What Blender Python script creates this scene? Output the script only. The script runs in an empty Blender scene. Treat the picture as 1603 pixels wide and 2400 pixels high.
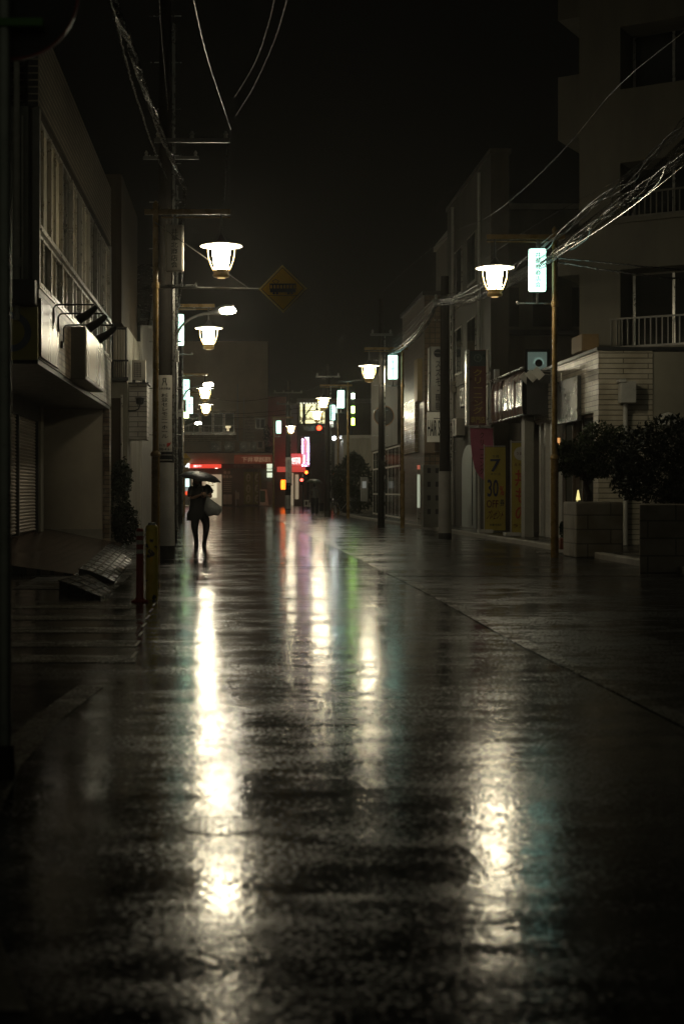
import bpy, bmesh, math, random
from mathutils import Vector, Matrix, noise
random.seed(7)
R = math.radians
PI = math.pi
scene = bpy.context.scene
COL = scene.collection

# ------------------------------------------------------------------ camera, world, exposure
F, VX, HY, H = 3333.0, 555.0, 1150.0, 1.32      # focal length in photo pixels, street vanishing point, eye height
cam_d = bpy.data.cameras.new("camera")
cam = bpy.data.objects.new("camera", cam_d)
COL.objects.link(cam)
cam.location = (0, 0, H)
cam.rotation_euler = (R(90), 0, 0)
cam_d.sensor_fit = 'VERTICAL'
cam_d.sensor_height = 36.0
cam_d.sensor_width = 24.0
cam_d.lens = 50.0
cam_d.shift_x = (801.5 - VX) / 2400.0
cam_d.shift_y = -(1200.0 - HY) / 2400.0
cam_d.clip_start = 0.1
cam_d.clip_end = 2000
cam_d.dof.use_dof = True
cam_d.dof.focus_distance = 36.0
cam_d.dof.aperture_fstop = 2.4
cam_d.dof.aperture_blades = 9
scene.camera = cam

world = bpy.data.worlds.new("World")
scene.world = world
world.use_nodes = True
wn = world.node_tree
bg = wn.nodes["Background"]
# night rain cloud, brightened behind the camera as an added fill on front-facing surfaces
wtc = wn.nodes.new("ShaderNodeTexCoord"); wsp = wn.nodes.new("ShaderNodeSeparateXYZ"); wn.links.new(wtc.outputs["Generated"], wsp.inputs[0])
wmr = wn.nodes.new("ShaderNodeMapRange"); wmr.inputs["From Min"].default_value = 0.25; wmr.inputs["From Max"].default_value = -1.0
wmr.inputs["To Min"].default_value = 0.0010; wmr.inputs["To Max"].default_value = 0.021; wmr.interpolation_type = 'SMOOTHSTEP'
wn.links.new(wsp.outputs["Y"], wmr.inputs["Value"]); wn.links.new(wmr.outputs["Result"], bg.inputs["Strength"])
bg.inputs["Color"].default_value = (1.0, 0.96, 0.70, 1)
scene.view_settings.view_transform = 'Standard'
scene.view_settings.look = 'None'
scene.view_settings.exposure = 0.0
scene.view_settings.gamma = 1.0
cy = scene.cycles
cy.use_denoising = True
cy.max_bounces = 6
cy.diffuse_bounces = 3
cy.glossy_bounces = 4
cy.transmission_bounces = 4
cy.caustics_reflective = False
cy.caustics_refractive = False
cy.sample_clamp_indirect = 3.0
cy.use_light_tree = True
cy.light_sampling_threshold = 0.0

# ------------------------------------------------------------------ measuring helpers
def PX(px, Y): return (px - VX) * Y / F
def PZ(py, Y): return H + (HY - py) * Y / F
def at(px, py, Y): return Vector((PX(px, Y), Y, PZ(py, Y)))

# ------------------------------------------------------------------ materials
MATS = {}
def nn(nt, t, **kw):
    n = nt.nodes.new(t)
    for k, v in kw.items(): setattr(n, k, v)
    return n

def mat(name, col, rough=0.55, var=0.25, vs=2.5, bump=0.0, bs=40, metal=0.0, spec=0.5, emit=None, es=0.0, trans=0.0, coat=0.0, rvar=0.15, streak=0.0):
    if name in MATS: return MATS[name]
    m = bpy.data.materials.new(name); m.use_nodes = True
    nt = m.node_tree; b = nt.nodes["Principled BSDF"]; L = nt.links.new
    tc = nn(nt, "ShaderNodeTexCoord")
    nz = nn(nt, "ShaderNodeTexNoise"); nz.inputs["Scale"].default_value = vs; nz.inputs["Detail"].default_value = 6; nz.inputs["Roughness"].default_value = 0.65
    if streak:
        mp = nn(nt, "ShaderNodeMapping"); mp.inputs["Scale"].default_value = (1, 1, streak); L(tc.outputs["Object"], mp.inputs["Vector"]); L(mp.outputs["Vector"], nz.inputs["Vector"])
    else:
        L(tc.outputs["Object"], nz.inputs["Vector"])
    rp = nn(nt, "ShaderNodeValToRGB")
    lo = [max(0, c * (1 - var)) for c in col]; hi = [min(1, c * (1 + var)) for c in col]
    rp.color_ramp.elements[0].position = 0.3; rp.color_ramp.elements[0].color = (*lo, 1)
    rp.color_ramp.elements[1].position = 0.7; rp.color_ramp.elements[1].color = (*hi, 1)
    L(nz.outputs["Fac"], rp.inputs["Fac"]); L(rp.outputs["Color"], b.inputs["Base Color"])
    mr = nn(nt, "ShaderNodeMapRange"); mr.inputs["To Min"].default_value = max(0.03, rough - rvar); mr.inputs["To Max"].default_value = min(1, rough + rvar)
    L(nz.outputs["Fac"], mr.inputs["Value"]); L(mr.outputs["Result"], b.inputs["Roughness"])
    b.inputs["Metallic"].default_value = metal
    b.inputs["Specular IOR Level"].default_value = spec
    if coat: b.inputs["Coat Weight"].default_value = coat; b.inputs["Coat Roughness"].default_value = 0.12
    if trans: b.inputs["Transmission Weight"].default_value = trans
    if emit is not None:
        b.inputs["Emission Color"].default_value = (*emit, 1); b.inputs["Emission Strength"].default_value = es
    if bump:
        n2 = nn(nt, "ShaderNodeTexNoise"); n2.inputs["Scale"].default_value = bs; n2.inputs["Detail"].default_value = 4
        L(tc.outputs["Object"], n2.inputs["Vector"])
        bp = nn(nt, "ShaderNodeBump"); bp.inputs["Strength"].default_value = bump; bp.inputs["Distance"].default_value = 0.02
        L(n2.outputs["Fac"], bp.inputs["Height"]); L(bp.outputs["Normal"], b.inputs["Normal"])
    MATS[name] = m
    return m

def brickmat(name, c1, c2, mortar, w, h, msize=0.012, rough=0.35, offset=0.5, bump=0.6, stain=None):
    if name in MATS: return MATS[name]
    m = bpy.data.materials.new(name); m.use_nodes = True
    nt = m.node_tree; b = nt.nodes["Principled BSDF"]; L = nt.links.new
    tc = nn(nt, "ShaderNodeTexCoord"); sp = nn(nt, "ShaderNodeSeparateXYZ"); L(tc.outputs["Object"], sp.inputs[0])
    ad = nn(nt, "ShaderNodeMath", operation='ADD'); L(sp.outputs["X"], ad.inputs[0]); L(sp.outputs["Y"], ad.inputs[1])
    cb = nn(nt, "ShaderNodeCombineXYZ"); L(ad.outputs[0], cb.inputs["X"]); L(sp.outputs["Z"], cb.inputs["Y"])
    br = nn(nt, "ShaderNodeTexBrick"); br.offset = offset
    L(cb.outputs[0], br.inputs["Vector"])
    br.inputs["Color1"].default_value = (*c1, 1); br.inputs["Color2"].default_value = (*c2, 1); br.inputs["Mortar"].default_value = (*mortar, 1)
    br.inputs["Scale"].default_value = 1; br.inputs["Mortar Size"].default_value = msize; br.inputs["Mortar Smooth"].default_value = 0.2
    br.inputs["Brick Width"].default_value = w; br.inputs["Row Height"].default_value = h; br.inputs["Bias"].default_value = 0.0
    nz = nn(nt, "ShaderNodeTexNoise"); nz.inputs["Scale"].default_value = 2.2; nz.inputs["Detail"].default_value = 8
    L(tc.outputs["Object"], nz.inputs["Vector"])
    mx = nn(nt, "ShaderNodeMix", data_type='RGBA', blend_type='MULTIPLY')
    rp = nn(nt, "ShaderNodeValToRGB"); rp.color_ramp.elements[0].position = 0.38; rp.color_ramp.elements[1].position = 0.6
    rp.color_ramp.elements[0].color = (*(stain or (0.7, 0.68, 0.64)), 1); rp.color_ramp.elements[1].color = (1, 1, 1, 1)
    L(nz.outputs["Fac"], rp.inputs["Fac"]); mx.inputs["Factor"].default_value = 1
    L(br.outputs["Color"], mx.inputs[6]); L(rp.outputs["Color"], mx.inputs[7]); L(mx.outputs[2], b.inputs["Base Color"])
    b.inputs["Roughness"].default_value = rough
    bp = nn(nt, "ShaderNodeBump"); bp.inputs["Strength"].default_value = bump; bp.inputs["Distance"].default_value = 0.02; bp.invert = True
    L(br.outputs["Fac"], bp.inputs["Height"]); L(bp.outputs["Normal"], b.inputs["Normal"])
    MATS[name] = m
    return m

WARM = (1.0, 0.84, 0.56)
def emat(name, col=None, s=0): return mat(name, (0.8, 0.8, 0.8), 0.5, var=0.05, emit=col, es=s)

M_concrete = mat("concrete", (0.30, 0.28, 0.24), 0.6, 0.3, 1.2, 0.3, 30)
M_plaster = mat("plaster", (0.25, 0.23, 0.185), 0.7, 0.4, 1.1, 0.15, 25, streak=0.22)
M_plaster_d = mat("plaster_dark", (0.13, 0.118, 0.095), 0.75, 0.4, 1.0, 0.2, 25, streak=0.25)
M_plaster_w = mat("plaster_white", (0.55, 0.51, 0.43), 0.65, 0.15, 0.8, 0.1, 25)
M_brown = mat("brown_wall", (0.16, 0.12, 0.085), 0.6, 0.3, 1.0, 0.2, 20)
M_wood = mat("wet_wood", (0.07, 0.045, 0.025), 0.5, 0.4, 6, 0.2, 30, streak=0.08)
M_dark = mat("dark_metal", (0.03, 0.03, 0.03), 0.4, 0.3, 4)
M_black = mat("black_rubber", (0.012, 0.012, 0.012), 0.5, 0.3, 4)
M_steel = mat("wet_steel", (0.35, 0.35, 0.34), 0.28, 0.2, 5, metal=0.9)
M_alu = mat("aluminium", (0.5, 0.48, 0.44), 0.3, 0.12, 6, metal=0.8)
M_grey = mat("grey_paint", (0.24, 0.24, 0.22), 0.4, 0.2, 4)
M_white = mat("white_paint", (0.72, 0.70, 0.64), 0.35, 0.12, 3)
M_wpanel = mat("white_sheet", (0.42, 0.41, 0.38), 0.4, 0.2, 2)
M_mustard = mat("mustard_paint", (0.25, 0.155, 0.04), 0.28, 0.25, 4, coat=0.5)
M_brass = mat("lamp_gold", (0.62, 0.42, 0.15), 0.35, 0.25, 8)
M_ylw = mat("yellow_paint", (0.62, 0.48, 0.02), 0.3, 0.2, 5, coat=0.4)
M_red = mat("red_plastic", (0.35, 0.03, 0.02), 0.35, 0.25, 5)
M_glass = mat("dark_glass", (0.02, 0.022, 0.02), 0.06, 0.2, 2, rvar=0.02)
M_curtain = mat("curtain", (0.40, 0.37, 0.30), 0.8, 0.25, 3, streak=0.05)
M_cable = mat("cable_sheath", (0.010, 0.010, 0.010), 0.26, 0.3, 30, rvar=0.12, spec=0.3)
M_leaf = mat("leaf", (0.024, 0.038, 0.012), 0.55, 0.5, 3, spec=0.25)
M_leaf2 = mat("leaf_dark", (0.014, 0.022, 0.009), 0.55, 0.5, 3, spec=0.25)
M_bark = mat("bark", (0.08, 0.06, 0.045), 0.7, 0.4, 12, 0.5, 30)
M_bulb = mat("lamp_bulb", (0.9, 0.9, 0.9), 0.4, 0.02, emit=(1.0, 0.88, 0.61), es=105.0)
M_led = mat("led_lens", (0.9, 0.9, 0.9), 0.4, 0.02, emit=(1.0, 0.90, 0.70), es=110.0)
M_hat = mat("lamp_hat_white", (0.8, 0.78, 0.74), 0.4, 0.05, 5)
M_signlit = mat("mint_sign_face", (0.7, 0.8, 0.75), 0.4, 0.06, emit=(0.55, 1.0, 0.82), es=2.8)
M_signoff = mat("sign_face_off", (0.40, 0.38, 0.34), 0.3, 0.06, 3)
M_ink = mat("sign_ink", (0.02, 0.028, 0.024), 0.5, 0.1)
M_inkb = mat("black_ink", (0.012, 0.012, 0.014), 0.45, 0.1)
M_skin = mat("skin", (0.32, 0.19, 0.13), 0.5, 0.1, 10)
M_cloth = mat("black_cloth", (0.012, 0.012, 0.014), 0.8, 0.3, 12, 0.3, 60)
M_hair = mat("dark_hair", (0.012, 0.010, 0.009), 0.45, 0.3, 20)
M_canopy = mat("umbrella_cloth", (0.012, 0.012, 0.015), 0.42, 0.2, 5)
M_bag = mat("plastic_bag", (0.30, 0.31, 0.30), 0.35, 0.2, 9, 0.5, 14)

# ------------------------------------------------------------------ mesh builder
class MB:
    def __init__(s): s.v = []; s.f = []
    def add(s, vs, fs):
        o = len(s.v); s.v += [Vector(v) for v in vs]; s.f += [tuple(i + o for i in f) for f in fs]; return s
    def box(s, x0, x1, y0, y1, z0, z1):
        if x0 > x1: x0, x1 = x1, x0
        if y0 > y1: y0, y1 = y1, y0
        if z0 > z1: z0, z1 = z1, z0
        return s.add([(x0,y0,z0),(x1,y0,z0),(x1,y1,z0),(x0,y1,z0),(x0,y0,z1),(x1,y0,z1),(x1,y1,z1),(x0,y1,z1)],
              [(0,3,2,1),(4,5,6,7),(0,1,5,4),(1,2,6,5),(2,3,7,6),(3,0,4,7)])
    def pbox(s, px0, px1, py0, py1, Y0, Y1):
        return s.box(PX(px0, Y0), PX(px1, Y0), Y0, Y1, PZ(py1, Y0), PZ(py0, Y0))
    def bar(s, a, b, w, h=None, up=(0,0,1)):
        a = Vector(a); b = Vector(b); h = h or w; d = (b - a).normalized(); u = Vector(up)
        if abs(d.dot(u)) > 0.98: u = Vector((0,1,0))
        sx = d.cross(u).normalized() * w / 2; sz = d.cross(sx).normalized() * h / 2
        vs = [a-sx-sz, a+sx-sz, a+sx+sz, a-sx+sz, b-sx-sz, b+sx-sz, b+sx+sz, b-sx+sz]
        return s.add(vs, [(0,1,2,3),(7,6,5,4),(0,4,5,1),(1,5,6,2),(2,6,7,3),(3,7,4,0)])
    def cyl(s, a, b, r0, r1=None, n=14, cap=True):
        r1 = r0 if r1 is None else r1
        a = Vector(a); b = Vector(b); d = (b - a).normalized()
        u = d.cross(Vector((0,0,1)) if abs(d.z) < 0.9 else Vector((0,1,0))).normalized(); w = d.cross(u)
        vs = []
        for i in range(n):
            t = 2*PI*i/n; k = u*math.cos(t) + w*math.sin(t); vs += [a + k*r0, b + k*r1]
        fs = [(2*i, 2*((i+1)%n), 2*((i+1)%n)+1, 2*i+1) for i in range(n)]
        if cap: fs += [tuple(2*i for i in range(n))[::-1], tuple(2*i+1 for i in range(n))]
        return s.add(vs, fs)
    def tube(s, pts, r, n=6):
        pts = [Vector(p) for p in pts]; N = len(pts); vs = []; fs = []
        rr = r if isinstance(r, (list, tuple)) else [r]*N
        u = None
        for i, p in enumerate(pts):
            d = (pts[min(i+1, N-1)] - pts[max(i-1, 0)]).normalized()
            if u is None: u = d.cross(Vector((0,0,1)) if abs(d.z) < 0.9 else Vector((0,1,0))).normalized()
            else: u = (u - d*u.dot(d)).normalized()
            w = d.cross(u)
            for k in range(n):
                t = 2*PI*k/n; vs.append(p + (u*math.cos(t) + w*math.sin(t))*rr[i])
        for i in range(N-1):
            for k in range(n):
                a = i*n+k; b = i*n+(k+1)%n; fs.append((a, b, b+n, a+n))
        fs += [tuple(range(n))[::-1], tuple((N-1)*n+k for k in range(n))]
        return s.add(vs, fs)
    def lathe(s, c, prof, n=24, cap=True):
        c = Vector(c); vs = []; fs = []
        for r, z in prof:
            for k in range(n):
                t = 2*PI*k/n; vs.append(c + Vector((r*math.cos(t), r*math.sin(t), z)))
        for i in range(len(prof)-1):
            for k in range(n):
                a = i*n+k; b = i*n+(k+1)%n; fs.append((a, b, b+n, a+n))
        if cap:
            fs += [tuple(range(n))[::-1], tuple((len(prof)-1)*n+k for k in range(n))]
        return s.add(vs, fs)
    def prism(s, poly, y0, y1):      # polygon given as (x,z), extruded along y
        n = len(poly)
        vs = [(x, y0, z) for x, z in poly] + [(x, y1, z) for x, z in poly]
        fs = [tuple(range(n)), tuple(range(n, 2*n))[::-1]] + [(i, i+n, (i+1)%n+n, (i+1)%n) for i in range(n)]
        return s.add(vs, fs)
    def prismx(s, poly, x0, x1):     # polygon given as (y,z), extruded along x
        n = len(poly)
        vs = [(x0, y, z) for y, z in poly] + [(x1, y, z) for y, z in poly]
        fs = [tuple(range(n)), tuple(range(n, 2*n))[::-1]] + [(i, i+n, (i+1)%n+n, (i+1)%n) for i in range(n)]
        return s.add(vs, fs)
    def disc(s, c, r, y0, y1, n=28):  # disc facing -y
        return s.prism([(c[0] + r*math.cos(2*PI*k/n), c[1] + r*math.sin(2*PI*k/n)) for k in range(n)], y0, y1)
    def ring(s, c, r0, r1, y0, y1, n=36, a0=0, a1=2*PI):
        for k in range(n):
            t0 = a0 + (a1-a0)*k/n; t1 = a0 + (a1-a0)*(k+1)/n
            s.prism([(c[0]+r0*math.cos(t0), c[1]+r0*math.sin(t0)), (c[0]+r1*math.cos(t0), c[1]+r1*math.sin(t0)),
                     (c[0]+r1*math.cos(t1), c[1]+r1*math.sin(t1)), (c[0]+r0*math.cos(t1), c[1]+r0*math.sin(t1))], y0, y1)
        return s
    def ico(s, c, r, sub=2, sc=(1,1,1)):
        bm = bmesh.new(); bmesh.ops.create_icosphere(bm, subdivisions=sub, radius=1)
        bm.verts.ensure_lookup_table()
        vs = [Vector(c) + Vector((v.co.x*r*sc[0], v.co.y*r*sc[1], v.co.z*r*sc[2])) for v in bm.verts]
        fs = [tuple(v.index for v in f.verts) for f in bm.faces]; bm.free()
        return s.add(vs, fs)

WL = {}
def obj(name, mb, m, parent=None, smooth=False, bevel=0.0, label=None, kind=None):
    off = Vector((0,0,0))
    if parent is not None: off = WL[parent.name]
    me = bpy.data.meshes.new(name)
    if isinstance(mb, bpy.types.Mesh): me = mb
    else:
        me.from_pydata([v - off for v in mb.v], [], mb.f)
        bm = bmesh.new(); bm.from_mesh(me); bmesh.ops.recalc_face_normals(bm, faces=bm.faces)
        if bevel:
            try: bmesh.ops.bevel(bm, geom=[e for e in bm.edges if e.calc_face_angle(0) > 0.6], offset=bevel, segments=2, profile=0.6, affect='EDGES')
            except Exception: pass
        bm.to_mesh(me); bm.free()
    me.name = name
    if m is not None: me.materials.clear(); me.materials.append(m)
    if smooth:
        for p in me.polygons: p.use_smooth = True
        try: me.set_sharp_from_angle(angle=R(38))
        except Exception: pass
    o = bpy.data.objects.new(name, me); COL.objects.link(o)
    if parent is not None:
        o.parent = parent
    WL[o.name] = off
    if label: o["label"] = label
    if kind: o["kind"] = kind
    return o
def thing(name, label, cat, loc=(0,0,0), group=None):
    e = bpy.data.objects.new(name, None); COL.objects.link(e); e.location = loc; e.empty_display_size = 0.2
    e["label"] = label; e["category"] = cat
    if group: e["group"] = group
    WL[e.name] = Vector(loc)
    return e
def tag(o, label, cat, group=None):
    o["label"] = label; o["category"] = cat
    if group: o["group"] = group
    return o
def struct(name, mb, m, **k):
    return obj(name, mb, m, kind="structure", **k)
def dup(root, loc, label, rz=0):
    r = root.copy(); COL.objects.link(r); r.location = loc; r["label"] = label; r.rotation_euler = (0, 0, rz)
    WL[r.name] = Vector(loc)
    for ch in list(root.children):
        c = ch.copy(); COL.objects.link(c); c.parent = r
        for g in list(ch.children):
            d = g.copy(); COL.objects.link(d); d.parent = c
    return r

# ------------------------------------------------------------------ lettering
def text_mesh(s, vertical=False, sp=1.0, ext=0.004):
    cu = bpy.data.curves.new("lettering", 'FONT')
    cu.body = "\n".join(s) if vertical else s
    cu.align_x = 'CENTER'; cu.align_y = 'CENTER'; cu.space_line = 1.0; cu.space_character = sp
    cu.resolution_u = 3; cu.offset = 0.015
    o = bpy.data.objects.new("lettering", cu); COL.objects.link(o)
    bpy.context.view_layer.update()
    dg = bpy.context.evaluated_depsgraph_get()
    me = bpy.data.meshes.new_from_object(o.evaluated_get(dg))
    bpy.data.objects.remove(o); bpy.data.curves.remove(cu)
    return me
def letters(name, s, cx, cz, w, h, Y, m, parent, vertical=False, facing='-y', fixed=False, skew=0.0, label=None):
    """lettering fitted in a w x h rectangle; facing -y: at (cx, Y, cz); facing +x/-x: plane x=Y, cx is the y position"""
    me = text_mesh(s, vertical)
    xs = [v.co.x for v in me.vertices]; ys = [v.co.y for v in me.vertices]
    if not xs: return None
    x0, x1, y0, y1 = min(xs), max(xs), min(ys), max(ys)
    sx = w / max(1e-6, x1-x0); sy = h / max(1e-6, y1-y0)
    if fixed: sx = sy = min(sx, sy)
    off = WL[parent.name]
    flip = False
    for v in me.vertices:
        a = (v.co.x - (x0+x1)/2) * sx; b = (v.co.y - (y0+y1)/2) * sy
        a += b * skew
        if facing == '-y': p = Vector((cx + a, Y, cz + b))
        elif facing == '+y': p = Vector((cx - a, Y, cz + b))
        elif facing == '+x': p = Vector((Y, cx + a, cz + b))
        else: p = Vector((Y, cx - a, cz + b))
        v.co = p - off
    return obj(name, me, m, parent, label=label)

# ------------------------------------------------------------------ ground
def wet_asphalt(name, base, r_pud=0.08, r_dry=0.12, lo=0.38, hi=0.62, grain=0.23, ripple=0.17, seed=0.0):
    m = bpy.data.materials.new(name); m.use_nodes = True
    nt = m.node_tree; b = nt.nodes["Principled BSDF"]; L = nt.links.new
    tc = nn(nt, "ShaderNodeTexCoord")
    def noise_node(sc, scale, detail=4, rough=0.55):
        mp = nn(nt, "ShaderNodeMapping"); mp.inputs["Scale"].default_value = sc; mp.inputs["Location"].default_value = (seed, seed*1.7, 0)
        L(tc.outputs["Object"], mp.inputs["Vector"])
        n = nn(nt, "ShaderNodeTexNoise"); n.inputs["Scale"].default_value = scale; n.inputs["Detail"].default_value = detail; n.inputs["Roughness"].default_value = rough
        L(mp.outputs["Vector"], n.inputs["Vector"]); return n
    pud = noise_node((0.55, 1.0, 1), 0.9, 6, 0.6)
    mr = nn(nt, "ShaderNodeMapRange", interpolation_type='SMOOTHSTEP'); mr.inputs["From Min"].default_value = lo; mr.inputs["From Max"].default_value = hi
    pf = noise_node((0.9, 1.6, 1), 3.1, 4, 0.6)
    pm = nn(nt, "ShaderNodeMix", data_type='FLOAT'); pm.inputs["Factor"].default_value = 0.42
    L(pud.outputs["Fac"], pm.inputs[2]); L(pf.outputs["Fac"], pm.inputs[3])
    L(pm.outputs[0], mr.inputs["Value"])                            # 0 = standing water, 1 = bare wet asphalt
    rr = nn(nt, "ShaderNodeMapRange"); rr.inputs["To Min"].default_value = r_pud; rr.inputs["To Max"].default_value = r_dry
    L(mr.outputs["Result"], rr.inputs["Value"])
    wp = noise_node((0.5, 1.3, 1), 1.3, 6, 0.7); wr = nn(nt, "ShaderNodeMapRange", interpolation_type='SMOOTHSTEP'); wr.inputs["From Min"].default_value = 0.56; wr.inputs["From Max"].default_value = 0.66; wr.inputs["To Max"].default_value = 0.13
    L(wp.outputs["Fac"], wr.inputs["Value"])                        # patches the water film does not cover
    ra = nn(nt, "ShaderNodeMath", operation='ADD'); L(rr.outputs["Result"], ra.inputs[0]); L(wr.outputs["Result"], ra.inputs[1])
    st = noise_node((0.8, 1, 1), 52, 3, 0.7); sr = nn(nt, "ShaderNodeMapRange", interpolation_type='SMOOTHSTEP'); sr.inputs["From Min"].default_value = 0.56; sr.inputs["From Max"].default_value = 0.70; sr.inputs["To Max"].default_value = 0.21
    sm = nn(nt, "ShaderNodeMath", operation='MULTIPLY_ADD'); sm.inputs[1].default_value = 0.13; L(mr.outputs["Result"], sm.inputs[0]); L(st.outputs["Fac"], sm.inputs[2])
    L(sm.outputs[0], sr.inputs["Value"])                        # single stones standing out of the water film
    rb = nn(nt, "ShaderNodeMath", operation='ADD'); L(ra.outputs[0], rb.inputs[0]); L(sr.outputs["Result"], rb.inputs[1]); L(rb.outputs[0], b.inputs["Roughness"])
    cv = noise_node((1, 1, 1), 1.7, 8, 0.7)
    rp = nn(nt, "ShaderNodeValToRGB"); rp.color_ramp.elements[0].position = 0.35; rp.color_ramp.elements[1].position = 0.68
    rp.color_ramp.elements[0].color = (*[c*0.55 for c in base], 1); rp.color_ramp.elements[1].color = (*[c*1.4 for c in base], 1)
    L(cv.outputs["Fac"], rp.inputs["Fac"]); L(rp.outputs["Color"], b.inputs["Base Color"])
    b.inputs["IOR"].default_value = 1.36
    g = noise_node((1, 1, 1), 60, 2, 0.5); r1 = noise_node((0.7, 1, 1), 5.0, 3, 0.5); r2 = noise_node((1, 1, 1), 24, 2, 0.5)
    ga = nn(nt, "ShaderNodeMapRange"); ga.inputs["To Min"].default_value = 0.6; ga.inputs["To Max"].default_value = 1.4
    L(mr.outputs["Result"], ga.inputs["Value"])
    r0 = noise_node((0.6, 1, 1), 1.1, 2, 0.5)
    # rings of falling drops
    vo = nn(nt, "ShaderNodeTexVoronoi", feature='F1'); vo.inputs["Scale"].default_value = 4.2; L(tc.outputs["Object"], vo.inputs["Vector"])
    dm = nn(nt, "ShaderNodeMath", operation='MULTIPLY'); dm.inputs[1].default_value = 42.0; L(vo.outputs["Distance"], dm.inputs[0])
    sn = nn(nt, "ShaderNodeMath", operation='SINE'); L(dm.outputs[0], sn.inputs[0])
    fo = nn(nt, "ShaderNodeMapRange"); fo.inputs["From Min"].default_value = 0.05; fo.inputs["From Max"].default_value = 0.30; fo.inputs["To Min"].default_value = 1.0; fo.inputs["To Max"].default_value = 0.0
    L(vo.outputs["Distance"], fo.inputs["Value"])
    sx = nn(nt, "ShaderNodeSeparateColor"); L(vo.outputs["Color"], sx.inputs[0])
    gt = nn(nt, "ShaderNodeMath", operation='GREATER_THAN'); gt.inputs[1].default_value = 0.62; L(sx.outputs[0], gt.inputs[0])
    m1 = nn(nt, "ShaderNodeMath", operation='MULTIPLY'); L(sn.outputs[0], m1.inputs[0]); L(fo.outputs["Result"], m1.inputs[1])
    m2 = nn(nt, "ShaderNodeMath", operation='MULTIPLY'); L(m1.outputs[0], m2.inputs[0]); L(gt.outputs[0], m2.inputs[1])
    def scaled(sock, k):
        q = nn(nt, "ShaderNodeMath", operation='MULTIPLY'); q.inputs[1].default_value = k; L(sock, q.inputs[0]); return q.outputs[0]
    def plus(a_, b_):
        q = nn(nt, "ShaderNodeMath", operation='ADD'); L(a_, q.inputs[0]); L(b_, q.inputs[1]); return q.outputs[0]
    gm = nn(nt, "ShaderNodeMath", operation='MULTIPLY'); L(scaled(g.outputs["Fac"], 0.0030*grain), gm.inputs[0]); L(ga.outputs["Result"], gm.inputs[1])
    hsum = plus(plus(gm.outputs[0], scaled(r2.outputs["Fac"], 0.0050*grain)), plus(plus(scaled(r1.outputs["Fac"], 0.010*ripple), scaled(r0.outputs["Fac"], 0.012)), scaled(m2.outputs[0], 0.00022)))
    b3 = nn(nt, "ShaderNodeBump"); b3.inputs["Strength"].default_value = 1.0; b3.inputs["Distance"].default_value = 1.0
    L(hsum, b3.inputs["Height"])
    L(b3.outputs["Normal"], b.inputs["Normal"])
    return m
M_road = wet_asphalt("wet_road", (0.012, 0.0115, 0.010))
M_shoulder = wet_asphalt("wet_shoulder", (0.022, 0.021, 0.018), r_pud=0.09, r_dry=0.2, lo=0.40, hi=0.56, grain=0.5, ripple=0.3, seed=3.1)
M_line = wet_asphalt("worn_line_paint", (0.085, 0.08, 0.065), r_pud=0.09, r_dry=0.2, grain=0.4, seed=5.5)
M_oldline = wet_asphalt("old_line_paint", (0.17, 0.16, 0.125), r_pud=0.09, r_dry=0.2, lo=0.40, hi=0.56, grain=0.5, ripple=0.3, seed=3.1)
M_pave = wet_asphalt("wet_pavement", (0.05, 0.048, 0.042), r_pud=0.15, r_dry=0.4, grain=0.6, seed=8.2)
_nt = M_pave.node_tree; _b = _nt.nodes["Principled BSDF"]; _src = _b.inputs["Base Color"].links[0].from_socket
_tc = nn(_nt, "ShaderNodeTexCoord"); _br = nn(_nt, "ShaderNodeTexBrick"); _br.offset = 0.5; _br.inputs["Scale"].default_value = 1; _br.inputs["Brick Width"].default_value = 0.6; _br.inputs["Row Height"].default_value = 0.3; _br.inputs["Mortar Size"].default_value = 0.012
_br.inputs["Color1"].default_value = (1, 1, 1, 1); _br.inputs["Color2"].default_value = (0.75, 0.74, 0.72, 1); _br.inputs["Mortar"].default_value = (0.15, 0.15, 0.14, 1)
_nt.links.new(_tc.outputs["Object"], _br.inputs["Vector"]); _mx = nn(_nt, "ShaderNodeMix", data_type='RGBA', blend_type='MULTIPLY'); _mx.inputs["Factor"].default_value = 1
_nt.links.new(_src, _mx.inputs[6]); _nt.links.new(_br.outputs["Color"], _mx.inputs[7]); _nt.links.new(_mx.outputs[2], _b.inputs["Base Color"])
M_seam = mat("tar_seam", (0.006, 0.006, 0.006), 0.6, 0.3)

def sheet(mb, poly, z):
    n = len(poly); mb.add([(x, y, z) for x, y in poly], [tuple(range(n))]); return mb
struct("road", sheet(MB(), [(-150, -30), (150, -30), (150, 420), (-150, 420)], 0.0), M_road)
line = [(5.0, 2.60), (9.0, 2.54), (12, 2.48), (18.7, 2.50), (27, 2.42), (36.7, 2.26), (52, 2.05), (71, 1.81), (84, 1.6)]
kerbl = [(-20, 7.3), (5, 7.2), (16, 7.1), (24.6, 7.0), (34, 6.95), (44, 6.6), (53, 6.2), (67, 5.65), (80, 5.7), (92, 6.2), (96, 8.0)]
def at_x(poly, y):
    for (ya, xa), (yb, xb) in zip(poly, poly[1:]):
        if ya <= y <= yb: return xa + (xb-xa)*(y-ya)/(yb-ya)
    return poly[-1][1]
mb = MB(); ys = [5 + 0.35*k for k in range(215)]
def wob(y): return 0.12*noise.noise(Vector((y*0.6, 3.3, 0))) + 0.05*noise.noise(Vector((y*3.1, 7.3, 0)))
for a, b_ in zip(ys, ys[1:]):
    mb.add([(at_x(line, a)-0.03+wob(a)*0.6, a, 0.003), (at_x(kerbl, a), a, 0.004), (at_x(kerbl, b_), b_, 0.004), (at_x(line, b_)-0.03+wob(b_)*0.6, b_, 0.003)], [(0,1,2,3)])
struct("road_shoulder", mb, M_shoulder)
mb = MB()
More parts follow.
